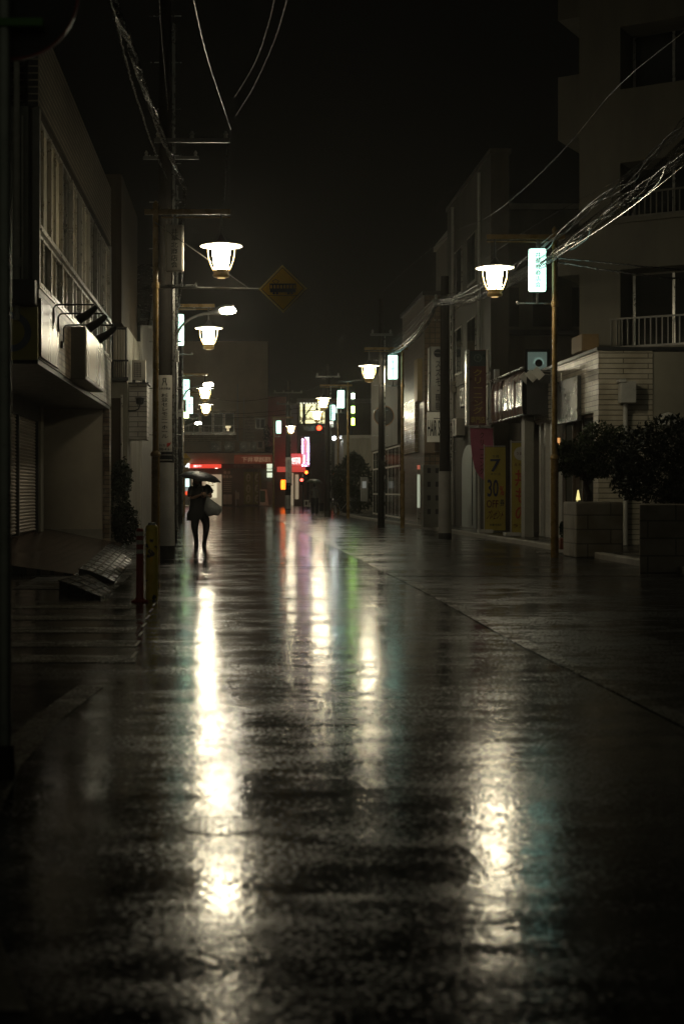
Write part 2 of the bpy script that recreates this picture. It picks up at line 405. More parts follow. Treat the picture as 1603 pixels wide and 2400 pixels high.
for (ya, xa), (yb, xb) in zip(line, line[1:]):
    mb.add([(xa-0.07, ya, 0.006), (xa+0.07, ya, 0.006), (xb+0.07, yb, 0.006), (xb-0.07, yb, 0.006)], [(0,1,2,3)])
struct("edge_line", mb, M_oldline)
# curved corner line, lower left of the road
mb = MB(); cl = [((-0.62), 3.6), (-0.90, 4.6), (-1.04, 5.6), (-1.12, 6.8), (-1.10, 8.2), (-0.98, 9.6)]
for (xa, ya), (xb, yb) in zip(cl, cl[1:]):
    mb.add([(xa-0.09, ya, 0.004), (xa+0.09, ya, 0.004), (xb+0.09, yb, 0.004), (xb-0.09, yb, 0.004)], [(0,1,2,3)])
struct("corner_line", mb, wet_asphalt("corner_paint", (0.20, 0.19, 0.15), r_pud=0.12, r_dry=0.2, grain=0.5, seed=2.0))
# crossing over the side lane on the left
mb = MB()
for y0 in (10.9, 12.0, 13.2, 14.5, 15.9):
    sheet(mb, [(-5.5, y0), (PX(318, y0), y0), (PX(322, y0+0.5), y0+0.5), (-5.5, y0+0.5)], 0.004)
struct("crosswalk", mb, wet_asphalt("crosswalk_paint", (0.26, 0.25, 0.20), r_pud=0.15, r_dry=0.25, grain=0.5, seed=2.0))
mb = MB()
for k in range(7):
    Y0 = 11.2 + k*0.85; xx = PX(310 + k*8.2, Y0)
    sheet(mb, [(xx-0.012, Y0), (xx+0.012, Y0), (xx+0.022, Y0+0.42), (xx-0.002, Y0+0.42)], 0.006)
struct("lane_studs", mb, mat("stud_paint", (0.62, 0.55, 0.38), 0.3, 0.2))
mb = MB(); sheet(mb, [(2.42, 21.9), (6.98, 21.9), (6.98, 22.15), (2.42, 22.15)], 0.012); struct("stop_line", mb, M_line)
mb = MB(); sheet(mb, [(0.55, 24.6), (2.3, 24.6), (2.3, 24.72), (0.55, 24.72)], 0.004); sheet(mb, [(0.5, 61), (3.6, 60), (3.6, 60.5), (0.5, 61.5)], 0.005)
struct("road_seam", mb, M_seam)
# kerb and pavement on the right
mb = MB(); mp_ = MB()
for (ya, xa), (yb, xb) in zip(kerbl, kerbl[1:]):
    n = max(1, int((yb-ya)/0.9))
    for i in range(n):
        a = ya + (yb-ya)*i/n; b_ = ya + (yb-ya)*(i+1)/n - 0.012
        x0 = at_x(kerbl, a); x1 = at_x(kerbl, b_)
        mb.add([(x0, a, -0.05), (x0+0.16, a, -0.05), (x0+0.16, a, 0.12), (x0+0.02, a, 0.12), (x0, a, 0.10),
                (x1, b_, -0.05), (x1+0.16, b_, -0.05), (x1+0.16, b_, 0.12), (x1+0.02, b_, 0.12), (x1, b_, 0.10)],
               [(0,1,2,3,4), (9,8,7,6,5), (0,4,9,5), (4,3,8,9), (3,2,7,8), (2,1,6,7)])
    mp_.add([(xa+0.16, ya, 0.115), (30, ya, 0.115), (30, yb, 0.115), (xb+0.16, yb, 0.115)], [(0,1,2,3)])
struct("kerb", mb, M_concrete)
struct("pavement", mp_, M_pave)
mb = MB(); sheet(mb, [(-3.0, 19), (-1.62, 19), (-1.75, 34), (-2.6, 60), (-3.1, 78), (-3.9, 78), (-3.2, 34)], 0.006)
struct("gutter_strip", mb, M_pave)
mb = MB()
sheet(mb, [(PX(330, 116), 116), (PX(640, 116), 116), (PX(640, 123), 123), (PX(330, 123), 123)], 0.010)
struct("shop_forecourt", mb, M_pave)
mc = MB(); mc.lathe((-0.06, 5.60, 0), [(0.165, 0.0), (0.165, 0.002), (0.152, 0.003), (0.148, 0.0005), (0.140, 0.0005), (0.136, 0.002), (0.01, 0.003)], 40)
for i in range(-4, 5):
    for j in range(-4, 5):
        if (i*i+j*j)*0.0009 < 0.0145: mc.box(-0.06+i*0.03-0.008, -0.06+i*0.03+0.008, 5.60+j*0.03-0.008, 5.60+j*0.03+0.008, 0.002, 0.0045)
tag(obj("manhole_cover", mc, mat("cast_iron", (0.02, 0.019, 0.017), 0.2, 0.3, 20, metal=0.3)), "small round iron valve cover in the foreground asphalt", "manhole cover")

# ------------------------------------------------------------------ street lamps
def make_lamp(s, lit, label, loc):
    t = thing("street_lamp", label, "street lamp", (0,0,0), "lantern street lamps along the shopping street")
    p = MB(); p.cyl((0,0,0), (0,0,1.95), 0.078, 0.075, 18); p.lathe((0,0,0), [(0.075,1.93),(0.09,1.94),(0.09,1.99),(0.06,2.03)], 18)
    p.cyl((0,0,2.0), (0,0,6.42), 0.055, 0.05, 18); p.lathe((0,0,0), [(0.05,6.42),(0.055,6.44),(0.03,6.5),(0.005,6.52)], 18)
    p.lathe((0,0,0), [(0.056,4.94),(0.07,4.95),(0.07,5.05),(0.056,5.06)], 18)
    obj("pole", p, M_mustard, t, True)
    a = MB(); a.box(-0.2*s, 1.34*s, -0.035, 0.035, 6.27, 6.36); a.cyl((0.1*s,0,6.22), (1.34*s,0,6.22), 0.014, n=8)
    obj("top_arm", a, M_mustard, t, bevel=0.006)
    a = MB(); a.cyl((0.05*s,0,5.0), (0.72*s,0,5.0), 0.016, n=10); a.cyl((0.72*s,0,4.98), (0.73*s,0,5.05), 0.02, n=10)
    obj("lower_arm", a, M_steel, t, True)
    sx = 0.34*s
    b = MB(); b.box(sx-0.165, sx+0.165, -0.065, 0.065, 5.24, 6.08)
    sb = obj("sign_box", b, M_signlit if lit else M_signoff, t, bevel=0.035)
    fr = MB(); fr.box(sx-0.02, sx+0.02, -0.02, 0.02, 6.06, 6.28); fr.box(sx-0.02, sx+0.02, -0.02, 0.02, 5.0, 5.26)
    obj("sign_hanger", fr, M_steel, t)
    letters("lettering", "井草北商店会", sx, 5.66, 0.125, 0.70, -0.068, M_ink, sb, True)
    letters("lettering", "井草北商店会", sx, 5.66, 0.125, 0.70, 0.068, M_ink, sb, True, '+y')
    lx = 1.175*s
    h = MB(); h.lathe((lx,0,0), [(0.10,5.728),(0.25,5.722),(0.360,5.695),(0.380,5.70),(0.375,5.712),(0.25,5.742),(0.13,5.752)], 40)
    obj("hat", h, M_hat, t, True)
    g = MB(); g.lathe((lx,0,0), [(0.112,5.26),(0.118,5.30),(0.140,5.42),(0.155,5.55),(0.155,5.70)], 16)
    obj("globe", g, M_bulb, t, True)
    c = MB()
    for k in range(6):
        th = 2*PI*k/6
        prof = [(0.235,5.705),(0.243,5.63),(0.240,5.55),(0.222,5.46),(0.19,5.37),(0.155,5.29),(0.135,5.24)]
        c.tube([(lx + r*math.cos(th), r*math.sin(th), z) for r, z in prof], 0.0085, 6)
    obj("cage", c, M_brass, t, True)
    c = MB(); c.lathe((lx,0,0), [(0.08,5.135),(0.135,5.15),(0.15,5.17),(0.15,5.20),(0.135,5.21),(0.14,5.255),(0.148,5.27),(0.12,5.28),(0.05,5.27)], 24)
    for k in range(12):
        th = 2*PI*k/12; c.cyl((lx+0.135*math.cos(th), 0.135*math.sin(th), 5.26), (lx+0.135*math.cos(th), 0.135*math.sin(th), 5.305), 0.012, 0.004, 6)
    obj("lamp_base", c, M_brass, t, True)
    c = MB(); c.lathe((lx,0,0), [(0.125,5.75),(0.12,5.79),(0.075,5.84),(0.045,5.89),(0.02,5.92),(0.02,6.29)], 18); obj("stem", c, M_dark, t, True)
    c = MB(); c.lathe((lx,0,0), [(0.07,5.128),(0.07,5.134)], 18); obj("base_light", c, emat("base_light_leak", (1.0, 0.66, 0.25), 0.8), t)
    t.location = loc; WL[t.name] = Vector(loc)
    return t
make_lamp(1, False, "nearest street lamp on the left, mustard pole with an unlit white shop street sign", (-1.45, 25.5, 0))
lpR = make_lamp(-1, True, "nearest street lamp on the right, its mint sign crossed by the cable bundle", (6.25, 28.0, 0))
lpL = make_lamp(1, True, "second lantern lamp on the left, beside the curved arm light", (-1.93, 38.4, 0))
dup(lpL, (-2.53, 61.0, 0), "third lantern lamp on the left, upper of the close pair")
dup(lpL, (-2.74, 72.4, 0), "fourth lantern lamp on the left, lower of the close pair above the far windows")
dup(lpR, (5.82, 50.0, 0), "second lantern lamp on the right, in front of the tiled sign panel")
dup(lpR, (5.28, 67.5, 0), "third lantern lamp on the right, over the lit glass building")
dup(lpR, (5.63, 79.0, 0), "fourth lantern lamp on the right, lowest before the lit glass building")
dup(lpL, (2.52, 97.0, 0), "farthest lantern lamp, beside the red eatery sign at the crossing")

# ------------------------------------------------------------------ utility poles
def util_pole(label, x, y, top=10.5, r=0.15, cover=None, arms=(), conduits=2, sgn=None, coverm=None, group="concrete utility poles"):
    t = thing("utility_pole", label, "utility pole", (x, y, 0), group)
    p = MB(); p.cyl((x,y,0), (x,y,top), r*1.12, r*0.75, 20); obj("pole", p, mat("pole_concrete_dark", (0.022, 0.020, 0.018), 0.8, 0.3, 2, 0.2, 20, spec=0.06), t, True)
    if cover:
        c = MB(); c.cyl((x,y,cover[0]), (x,y,cover[1]), r*1.25, r*1.18, 20); obj("cover_sheet", c, coverm or M_wpanel, t, True)
        c = MB(); c.cyl((x,y,0), (x,y,cover[0]), r*1.3, r*1.27, 20); obj("base_band", c, M_black, t, True)
    for k in range(conduits):
        c = MB(); th = -0.5 + k*0.55; c.cyl((x+(r+0.03)*math.cos(th), y-(r+0.03)*abs(math.sin(th))-0.02, (cover[1] if cover else 0.3)), (x+(r+0.03)*math.cos(th), y-(r+0.03)*abs(math.sin(th))-0.02, top*0.86), 0.02, n=8)
        obj("conduit", c, M_steel, t, True)
    for (z, x0, x1) in arms:
        c = MB(); c.box(x+x0, x+x1, y-r-0.09, y-r-0.02, z-0.04, z+0.04); a = obj("cross_arm", c, mat("dull_steel", (0.14, 0.14, 0.13), 0.4, 0.2, metal=0.6), t, bevel=0.008)
        nI = max(2, int((x1-x0)/0.45))
        for i in range(nI):
            c = MB(); xx = x + x0 + 0.08 + (x1-x0-0.16)*i/(nI-1); c.lathe((xx, y-r-0.055, z+0.04), [(0.02,0),(0.045,0.02),(0.03,0.05),(0.05,0.08),(0.03,0.11),(0.02,0.14)], 10)
            obj("insulator", c, M_grey, a, True)
    c = MB()
    z = 2.4
    while z < top-0.5:
        for sgn_ in (-1, 1): c.cyl((x+sgn_*r*0.8, y, z), (x+sgn_*(r+0.16), y, z), 0.01, n=6)
        z += 0.9
    obj("step_bolt", c, M_steel, t)
    return t
u1 = util_pole("nearest utility pole on the left, wrapped with a white vertical advertisement", -1.38, 27.5, 12.0, 0.15, (0.26, 1.86),
               [(8.04, -0.2, 1.25)])
x, y, r = -1.38, 27.5, 0.178
ad = MB()
n = 14
for k in range(n):
    a0 = -PI + PI*k/n; a1 = -PI + PI*(k+1)/n
    for (ra, rb) in ((r, r+0.008),):
        ad.add([(x+ra*math.cos(a0), y+ra*math.sin(a0), 1.90), (x+ra*math.cos(a1), y+ra*math.sin(a1), 1.90), (x+ra*math.cos(a1), y+ra*math.sin(a1), 3.54), (x+ra*math.cos(a0), y+ra*math.sin(a0), 3.54),
                (x+rb*math.cos(a0), y+rb*math.sin(a0), 1.90), (x+rb*math.cos(a1), y+rb*math.sin(a1), 1.90), (x+rb*math.cos(a1), y+rb*math.sin(a1), 3.54), (x+rb*math.cos(a0), y+rb*math.sin(a0), 3.54)],
               [(0,3,2,1), (4,5,6,7), (0,1,5,4), (2,3,7,6), (0,4,7,3), (1,2,6,5)])
adp = obj("wrapped_sign", ad, mat("ad_plate", (0.50, 0.48, 0.43), 0.35, 0.1, 3), u1)
def wrap_letters(o):      # bend flat lettering round the pole
    off = WL[o.parent.name]
    for v in o.data.vertices:
        p = v.co + off; d = (p.x - x) / (r + 0.012)
        v.co = Vector((x + (r+0.012)*math.sin(d), y - (r+0.012)*math.cos(d), p.z)) - off
for s_, cz, w, h, vert, m in (("杉並セレモニーホール", 2.76, 0.13, 0.86, True, M_inkb), ("小金井祭典", 3.28, 0.24, 0.05, False, M_inkb), ("すぐ先", 2.19, 0.12, 0.05, False, M_inkb),
                          ("390-4161", 2.115, 0.24, 0.05, False, M_inkb), ("↱", 2.21, 0.10, 0.11, False, M_red)):
    o = letters("lettering", s_, x + (0.09 if s_ == "↱" else -0.05 if s_ == "すぐ先" else 0), cz, w, h, y-0.2, m, adp, vert)
    if o: wrap_letters(o)
bl = MB()
for z0, z1 in ((1.92, 2.0), (2.015, 2.07)):
    for k in range(8):
        a0 = -PI*0.85 + PI*0.7*k/8; a1 = -PI*0.85 + PI*0.7*(k+1)/8
        bl.add([(x+(r+0.012)*math.cos(a), y+(r+0.012)*math.sin(a), z) for a, z in ((a0, z0), (a1, z0), (a1, z1), (a0, z1))], [(0,1,2,3)])
obj("black_panel", bl, M_inkb, adp)
em = MB()
em.tube([(x-0.045, y-r-0.016, 3.34), (x-0.02, y-r-0.02, 3.42), (x-0.03, y-r-0.02, 3.48)], 0.008); em.tube([(x+0.045, y-r-0.016, 3.34), (x+0.02, y-r-0.02, 3.42), (x+0.03, y-r-0.02, 3.48)], 0.008)
em.tube([(x-0.03, y-r-0.02, 3.48), (x+0.03, y-r-0.02, 3.48)], 0.007); em.tube([(x-0.022, y-r-0.02, 3.42), (x+0.022, y-r-0.02, 3.42)], 0.006)
obj("emblem", em, M_inkb, adp)

def arm_light(label, x, y, zlamp, reach, hh, top, cover=None, ad=None):
    t = util_pole(label, x, y, top, 0.13, cover, [(top-0.8, -0.7, 0.7)], 2)
    a = MB(); z0 = zlamp - hh
    pts = [(x+0.12, y-0.18, z0-0.35), (x+0.12, y-0.18, z0)] + [(x+0.12+(reach*0.62)*(1-math.cos(k/8*PI/2)), y-0.2, z0 + hh*0.82*math.sin(k/8*PI/2)) for k in range(1, 9)]
    a.tube(pts, 0.032, 10); ar = obj("lamp_arm", a, M_grey, t, True)
    hx0 = x+0.12+reach*0.62; hz0 = z0+hh*0.82
    hd = MB(); 
    d = Vector((1, 0, 0.28)).normalized(); p0 = Vector((hx0-0.05, y-0.2, hz0))
    hd.tube([p0, p0+d*0.12, p0+d*0.3, p0+d*0.5, p0+d*0.66], [0.03, 0.06, 0.10, 0.10, 0.035], 14); obj("lamp_head", hd, M_grey, t, True)
    ln = MB(); ln.ico(p0+d*0.48+Vector((0,-0.02,-0.065)), 0.15, 2, (1.55, 0.95, 0.62)); obj("lens", ln, M_led, t, True)
    bx = MB(); bx.box(x-0.02, x+0.2, y-0.32, y-0.14, z0-0.5, z0-0.22); bx.box(x-0.14, x-0.02, y-0.3, y-0.15, z0-0.35, z0-0.15); obj("control_box", bx, M_white, t, bevel=0.015)
    return t
arm_light("utility pole behind the ad pole, carrying a curved arm street light", PX(402, 36), 36.0, PZ(722, 36), 1.42, 0.88, 10.5)
arm_light("slim utility pole with a small arm light above the lantern pair", PX(420, 58), 58.0, PZ(897, 58), 1.05, 0.9, 9.5)
arm_light("far utility pole with an arm light in front of the upstairs windows", PX(425, 90), 90.0, PZ(990, 90), 0.85, 0.7, 8.5)
util_pole("concrete utility pole on the right with a pale lower half", 5.70, 39.0, 7.2, 0.145, (0.16, 1.85), [(6.5, -0.35, 0.15)], 1, coverm=mat("pole_concrete_pale", (0.22, 0.21, 0.19), 0.6, 0.2, 2, 0.2, 20))
util_pole("thin dark utility pole before the glass shopfront", PX(893, 51), 51.0, 8.2, 0.11, None, [(6.9, -0.4, 0.4)], 1)
util_pole("dark utility pole at the far crossing beside the walking figure", PX(768, 71), 71.0, 7.6, 0.13, (0.05, 0.3), [(7.0, -0.6, 0.6)], 2, coverm=M_black)
u5 = util_pole("utility pole at the crossing wearing a narrow white advertisement", PX(675, 100), 100.0, 9.0, 0.17, (0.05, 1.0), [(8.2, -1.0, 1.0), (7.4, -0.8, 0.8)], 2)
b_ = MB(); b_.box(PX(669,100), PX(684,100), 99.78, 99.81, PZ(1132,100), PZ(1072,100)); q = obj("wrapped_sign", b_, M_wpanel, u5)
letters("lettering", "杉並セレモニーホール", PX(676.5,100), PZ(1100,100), 0.16, 1.3, 99.775, M_inkb, q, True)
b_ = MB(); b_.box(PX(669,100), PX(684,100), 99.78, 99.81, PZ(1138,100), PZ(1133,100)); obj("black_panel", b_, M_inkb, u5)

# ------------------------------------------------------------------ near sign post, far left
t = thing("sign_post", "blurred steel post in the left foreground carrying a round sign seen from behind", "road sign", (-1.06, 6.5, 0))
p = MB(); p.cyl((-1.06,6.5,0), (-1.06,6.5,4.2), 0.032, n=18); p.cyl((-1.11,6.58,0), (-1.11,6.58,4.0), 0.022, n=14); obj("post", p, mat("galvanised_post", (0.34, 0.38, 0.34), 0.3, 0.25, 6, metal=0.85), t, True)
p = MB(); p.disc((-1.03, PZ(-22, 6.5)), 0.30, 6.545, 6.550, 40); d = obj("sign_plate", p, mat("sign_back", (0.06, 0.06, 0.06), 0.5, 0.2), t)
p = MB(); p.ring((-1.03, PZ(-22, 6.5)), 0.296, 0.305, 6.535, 6.56, 48); obj("red_rim", p, M_red, d)
p = MB()
for z in (3.45, 3.75): p.box(-1.2, -0.88, 6.46, 6.542, z-0.02, z+0.02)
obj("clamp", p, mat("clamp_green_glint", (0.10, 0.26, 0.06), 0.25, 0.2, metal=0.3), t, bevel=0.006)  # green base colour paints in a green highlight on the clamp
p = MB(); p.cyl((-1.06,6.5,0), (-1.06,6.5,0.16), 0.05, 0.045, 16); obj("base_sleeve", p, M_black, t, True)

# ------------------------------------------------------------------ bollards
t = thing("bollard", "chipped yellow steel bollard beside a red delineator post", "bollard", (-1.03, 17.3, 0))
p = MB(); p.lathe((-1.03,17.3,0), [(0.076,0),(0.076,0.87),(0.06,0.90),(0.01,0.915)], 28)
ym = mat("chipped_yellow", (0.85, 0.66, 0.02), 0.3, 0.2, 5, coat=0.4)
nt = ym.node_tree; bsd = nt.nodes["Principled BSDF"]
src = bsd.inputs["Base Color"].links[0].from_socket
tc = nn(nt, "ShaderNodeTexCoord"); nz = nn(nt, "ShaderNodeTexNoise"); nz.inputs["Scale"].default_value = 9; nz.inputs["Detail"].default_value = 5
nt.links.new(tc.outputs["Object"], nz.inputs["Vector"])
rp = nn(nt, "ShaderNodeValToRGB"); rp.color_ramp.elements[0].position = 0.59; rp.color_ramp.elements[1].position = 0.62
mx = nn(nt, "ShaderNodeMix", data_type='RGBA'); nt.links.new(nz.outputs["Fac"], rp.inputs["Fac"]); nt.links.new(rp.outputs["Color"], mx.inputs["Factor"])
nt.links.new(src, mx.inputs[6]); mx.inputs[7].default_value = (0.03, 0.025, 0.015, 1); nt.links.new(mx.outputs[2], bsd.inputs["Base Color"])
obj("post", p, ym, t, True)
p = MB(); p.cyl((-1.03,17.3,0.893), (-1.03,17.3,0.93), 0.05, 0.042, 20); obj("cap", p, M_steel, t, True)
t = thing("delineator_post", "red flexible post with three white bands beside the yellow bollard", "delineator", (-1.145, 16.85, 0))
p = MB(); p.lathe((-1.145,16.85,0), [(0.10,0),(0.10,0.02),(0.06,0.035),(0.045,0.06),(0.042,0.86),(0.03,0.875)], 22); obj("post", p, M_red, t, True)
for z in (0.60, 0.71, 0.81):
    p = MB(); p.cyl((-1.145,16.85,z-0.025), (-1.145,16.85,z+0.025), 0.0445, n=22); obj("white_band", p, M_white, t, True)

# ------------------------------------------------------------------ hanging railway sign
t = thing("railway_sign", "yellow diamond railway crossing sign hung over the street", "road sign", (PX(663,25.41), 25.41, PZ(677,25.41)))
cx, cz, hd = PX(663,25.41), PZ(677,25.41), 0.43
M_sy = mat("sign_yellow", (0.72, 0.44, 0.02), 0.35, 0.12, 3)
tilt = R(-1.0)
def dia(r): return [(cx + r*math.sin(a+tilt), cz + r*math.cos(a+tilt)) for a in (0, PI/2, PI, 3*PI/2)]
p = MB(); p.prism(dia(hd), 25.410, 25.413); pl = obj("plate", p, mat("sign_yellow_edge", (0.75, 0.60, 0.18), 0.35, 0.12, 3), t)
p = MB(); p.prism(dia(hd*0.90), 25.406, 25.409); q = obj("black_border", p, M_inkb, pl)
p = MB(); p.prism(dia(hd*0.865), 25.402, 25.405); obj("yellow_field", p, M_sy, pl)
p = MB(); Yt = 25.400; tw, th = 0.235, 0.062; tz = cz - 0.01
Z0 = 25.394
p.box(cx-tw, cx+tw, Z0, Yt, tz-0.005, tz+th*0.25); p.box(cx-tw, cx+tw, Z0, Yt, tz+th*1.25, tz+th*1.65); p.box(cx-tw*0.97, cx+tw*0.97, Z0, Yt, tz-0.055, tz-0.006)
for k in range(9):
    xx = cx - tw + 2*tw*k/8; p.box(max(xx-0.011, cx-tw), min(xx+0.011, cx+tw), Z0, Yt, tz+th*0.25, tz+th*1.25)
for xx in (-0.16, -0.10, 0.10, 0.16): p.disc((cx+xx, tz-0.072), 0.022, Z0+0.001, Yt-0.001, 14)
p.box(cx-tw-0.02, cx+tw+0.02, Z0, Yt, tz-0.115, tz-0.108)
p.bar((cx-0.14, Z0+0.003, tz+th*1.65), (cx-0.19, Z0+0.003, tz+0.15), 0.008); p.bar((cx-0.19, Z0+0.003, tz+0.15), (cx-0.12, Z0+0.003, tz+0.175), 0.008); p.bar((cx-0.12, Z0+0.003, tz+0.175), (cx-0.07, Z0+0.003, tz+0.145), 0.008); p.bar((cx-0.07, Z0+0.003, tz+0.145), (cx-0.10, Z0+0.003, tz+th*1.65), 0.008)
obj("tram_symbol", p, M_inkb, pl)
p = MB(); p.cyl((-1.45, 25.52, PZ(668,25.25)), (cx+0.3, 25.52, PZ(674,25.25)), 0.018, n=10); p.cyl((-1.45, 25.25, PZ(640,25.25)+0.9), (cx-0.6, 25.52, PZ(671,25.25)), 0.008, n=8)
p.box(cx-0.3, cx+0.3, 25.4135, 25.50, cz+0.03, cz+0.07)
obj("hanger_arm", p, mat("dull_steel", (0.14, 0.14, 0.13), 0.4, 0.2, metal=0.6), t, True)
# ------------------------------------------------------------------ left: office building over a shuttered shop
Mtile = brickmat("dark_tile", (0.05, 0.042, 0.034), (0.032, 0.027, 0.022), (0.55, 0.48, 0.38), 9.0, 0.105, 0.013, 0.3, offset=0.0)  # pale mortar lines paint in tile edges catching the light
Mfascia = brickmat("pale_split_brick", (0.34, 0.28, 0.20), (0.22, 0.18, 0.135), (0.10, 0.09, 0.075), 0.30, 0.105, 0.014, 0.38, stain=(0.34, 0.26, 0.22))
B = thing("office_building", "near left building with dark tile parapet, tall windows and a rough brick band over shutters", "building", (-3.0, 21.6, 0))
XF = -3.0
p = MB(); p.box(-9, XF-0.10, 21.75, 34, 4.42, 8.4); obj("wall", p, M_plaster_d, B)
p = MB(); p.box(-9, XF, 21.6, 34.0, 7.16, 8.55); obj("tile_parapet", p, Mtile, B)
p = MB(); p.box(-4.4, XF, 21.6, 34.0, 3.33, 4.40); obj("brick_band", p, Mfascia, B)
p = MB(); p.box(-9, XF+0.02, 21.58, 34.02, 4.402, 4.44); obj("flashing", p, M_alu, B)
p = MB(); p.box(-9, -3.02, 21.62, 33.98, 3.25, 3.328); obj("soffit", p, M_dark, B)
mcur = mat("window_blind", (0.30, 0.265, 0.195), 0.6, 0.45, 1.6, streak=0.1)
mglz = mat("window_glass", (0.05, 0.048, 0.04), 0.08, 0.2, 2, rvar=0.03)
random.seed(3)
for k in range(8):
    y0 = 21.75 + 1.525*k; y1 = y0 + 1.525
    for z0, z1 in ((4.50, 5.28), (5.40, 7.06)):
        f = MB()
        f.box(XF-0.10, XF-0.02, y0, y0+0.06, z0, z1); f.box(XF-0.10, XF-0.02, y1-0.06, y1-0.003, z0, z1)
        f.box(XF-0.10, XF-0.03, y0+0.06, y1-0.06, z0, z0+0.05); f.box(XF-0.10, XF-0.03, y0+0.06, y1-0.06, z1-0.05, z1)
        f.box(XF-0.09, XF-0.045, (y0+y1)/2-0.025, (y0+y1)/2+0.025, z0+0.05, z1-0.05)
        w = obj("window", f, M_alu, B)
        g = MB(); g.box(XF-0.094, XF-0.088, y0+0.06, (y0+y1)/2-0.025, z0+0.05, z1-0.05); obj("pane", g, mcur if random.random() < 0.75 else mglz, w)
        g = MB(); g.box(XF-0.094, XF-0.086, (y0+y1)/2+0.025, y1-0.06, z0+0.05, z1-0.05); obj("pane", g, mglz if random.random() < 0.6 else mcur, w)
p = MB(); p.box(XF-0.1, XF+0.03, 21.7, 34.0, 5.29, 5.33); p.box(XF-0.1, XF+0.015, 21.7, 34.0, 5.345, 5.39); obj("transom_rail", p, M_alu, B)
for ya_, yb_ in ((21.62, 21.75), (33.9, 34.0)): obj("corner_post", MB().box(XF-0.1, XF+0.008, ya_, yb_, 4.45, 7.15), M_grey, B)
p = MB(); p.box(-9, -3.16, 21.60, 21.74, 4.45, 8.4); obj("end_panel", p, mat("grey_green_panel", (0.20, 0.22, 0.18), 0.4, 0.2, 2), B)
p = MB(); p.cyl((-3.32, 21.5, 3.9), (-3.32, 21.5, 8.6), 0.05, n=16); p.cyl((-3.32, 21.5, 4.70), (-3.32, 21.5, 4.85), 0.07, n=16); p.cyl((-3.24, 21.53, 4.5), (-3.24, 21.53, 7.0), 0.018, n=10)
obj("downpipe", p, mat("pale_pvc", (0.45, 0.46, 0.40), 0.25, 0.15, 3, coat=0.3), B, True)
p = MB(); p.box(-4.6, -3.02, 21.35, 21.58, 4.12, 4.5); obj("awning_box", p, M_dark, B, bevel=0.02)
p = MB(); p.box(-4.6, -3.005, 21.50, 21.56, 3.30, 4.10); ys_ = obj("yellow_signboard", p, mat("dull_yellow_sign", (0.36, 0.32, 0.07), 0.5, 0.15, 2), B)
p = MB(); p.ring((-3.40, 3.72), 0.20, 0.30, 21.492, 21.499, 40, -PI*0.62, PI*0.75); obj("blue_ring_emblem", p, mat("blue_grey_print", (0.12, 0.15, 0.20), 0.5, 0.1), ys_)
p = MB(); p.box(XF+0.003, XF+0.035, 21.62, 23.75, 3.36, 4.25); obj("stained_board", p, mat("stained_board", (0.085, 0.062, 0.04), 0.3, 0.45, 5, streak=0.06), B)
# box sign on the brick band
p = MB(); p.box(-3.11, -2.73, 25.75, 29.2, 3.34, 4.30); bs_ = obj("box_sign", p, mat("sign_cabinet", (0.12, 0.12, 0.10), 0.35, 0.15, 2), B, bevel=0.02)
p = MB(); p.box(-2.728, -2.718, 25.83, 29.12, 3.40, 4.25); obj("sign_face", p, mat("weathered_acrylic", (0.22, 0.17, 0.11), 0.3, 0.35, 2.5, 0.1, 12, streak=0.25), bs_)
# shutters, back wall, wing wall
p = MB(); p.box(-9, -4.55, 21.6, 34.0, 0.0, 3.25); obj("shop_wall", p, M_plaster_d, B)
def shutter(y0, y1):
    p = MB(); z = 0.43
    while z < 2.85:
        p.add([(-4.50, y0, z), (-4.50, y1, z), (-4.465, y1, z+0.03), (-4.465, y0, z+0.03), (-4.50, y1, z+0.065), (-4.50, y0, z+0.065)], [(0,1,2,3), (3,2,4,5)])
        z += 0.07
    return p
for y0, y1 in ((26.2, 28.9), (29.0, 31.7)):
    obj("shutter", shutter(y0, y1), mat("shutter_slats", (0.50, 0.44, 0.38), 0.35, 0.15, 2), B)
p = MB()
for yy in (26.1, 28.95, 31.8): p.box(-4.55, -4.42, yy-0.05, yy+0.05, 0.4, 3.25)
p.box(-4.55, -4.40, 26.1, 31.8, 2.87, 3.25); obj("shutter_guide", p, M_dark, B)
p = MB(); p.box(-4.55, -4.38, 31.85, 32.3, 0.4, 3.25); obj("jamb", p, M_plaster, B)
p = MB(); p.box(-4.545, -3.16, 33.6, 33.98, 0.42, 3.25); obj("wing_wall", p, mat("wing_wall_render", (0.34, 0.30, 0.24), 0.7, 0.15, 0.9, 0.15, 30), B)
p = MB(); p.box(-4.545, -3.16, 33.55, 33.97, 0.0, 0.42); obj("plinth", p, M_concrete, B)
p = MB(); p.box(-3.155, -3.0, 33.58, 34.0, 0.0, 3.25); obj("brick_pillar", p, Mfascia, B)

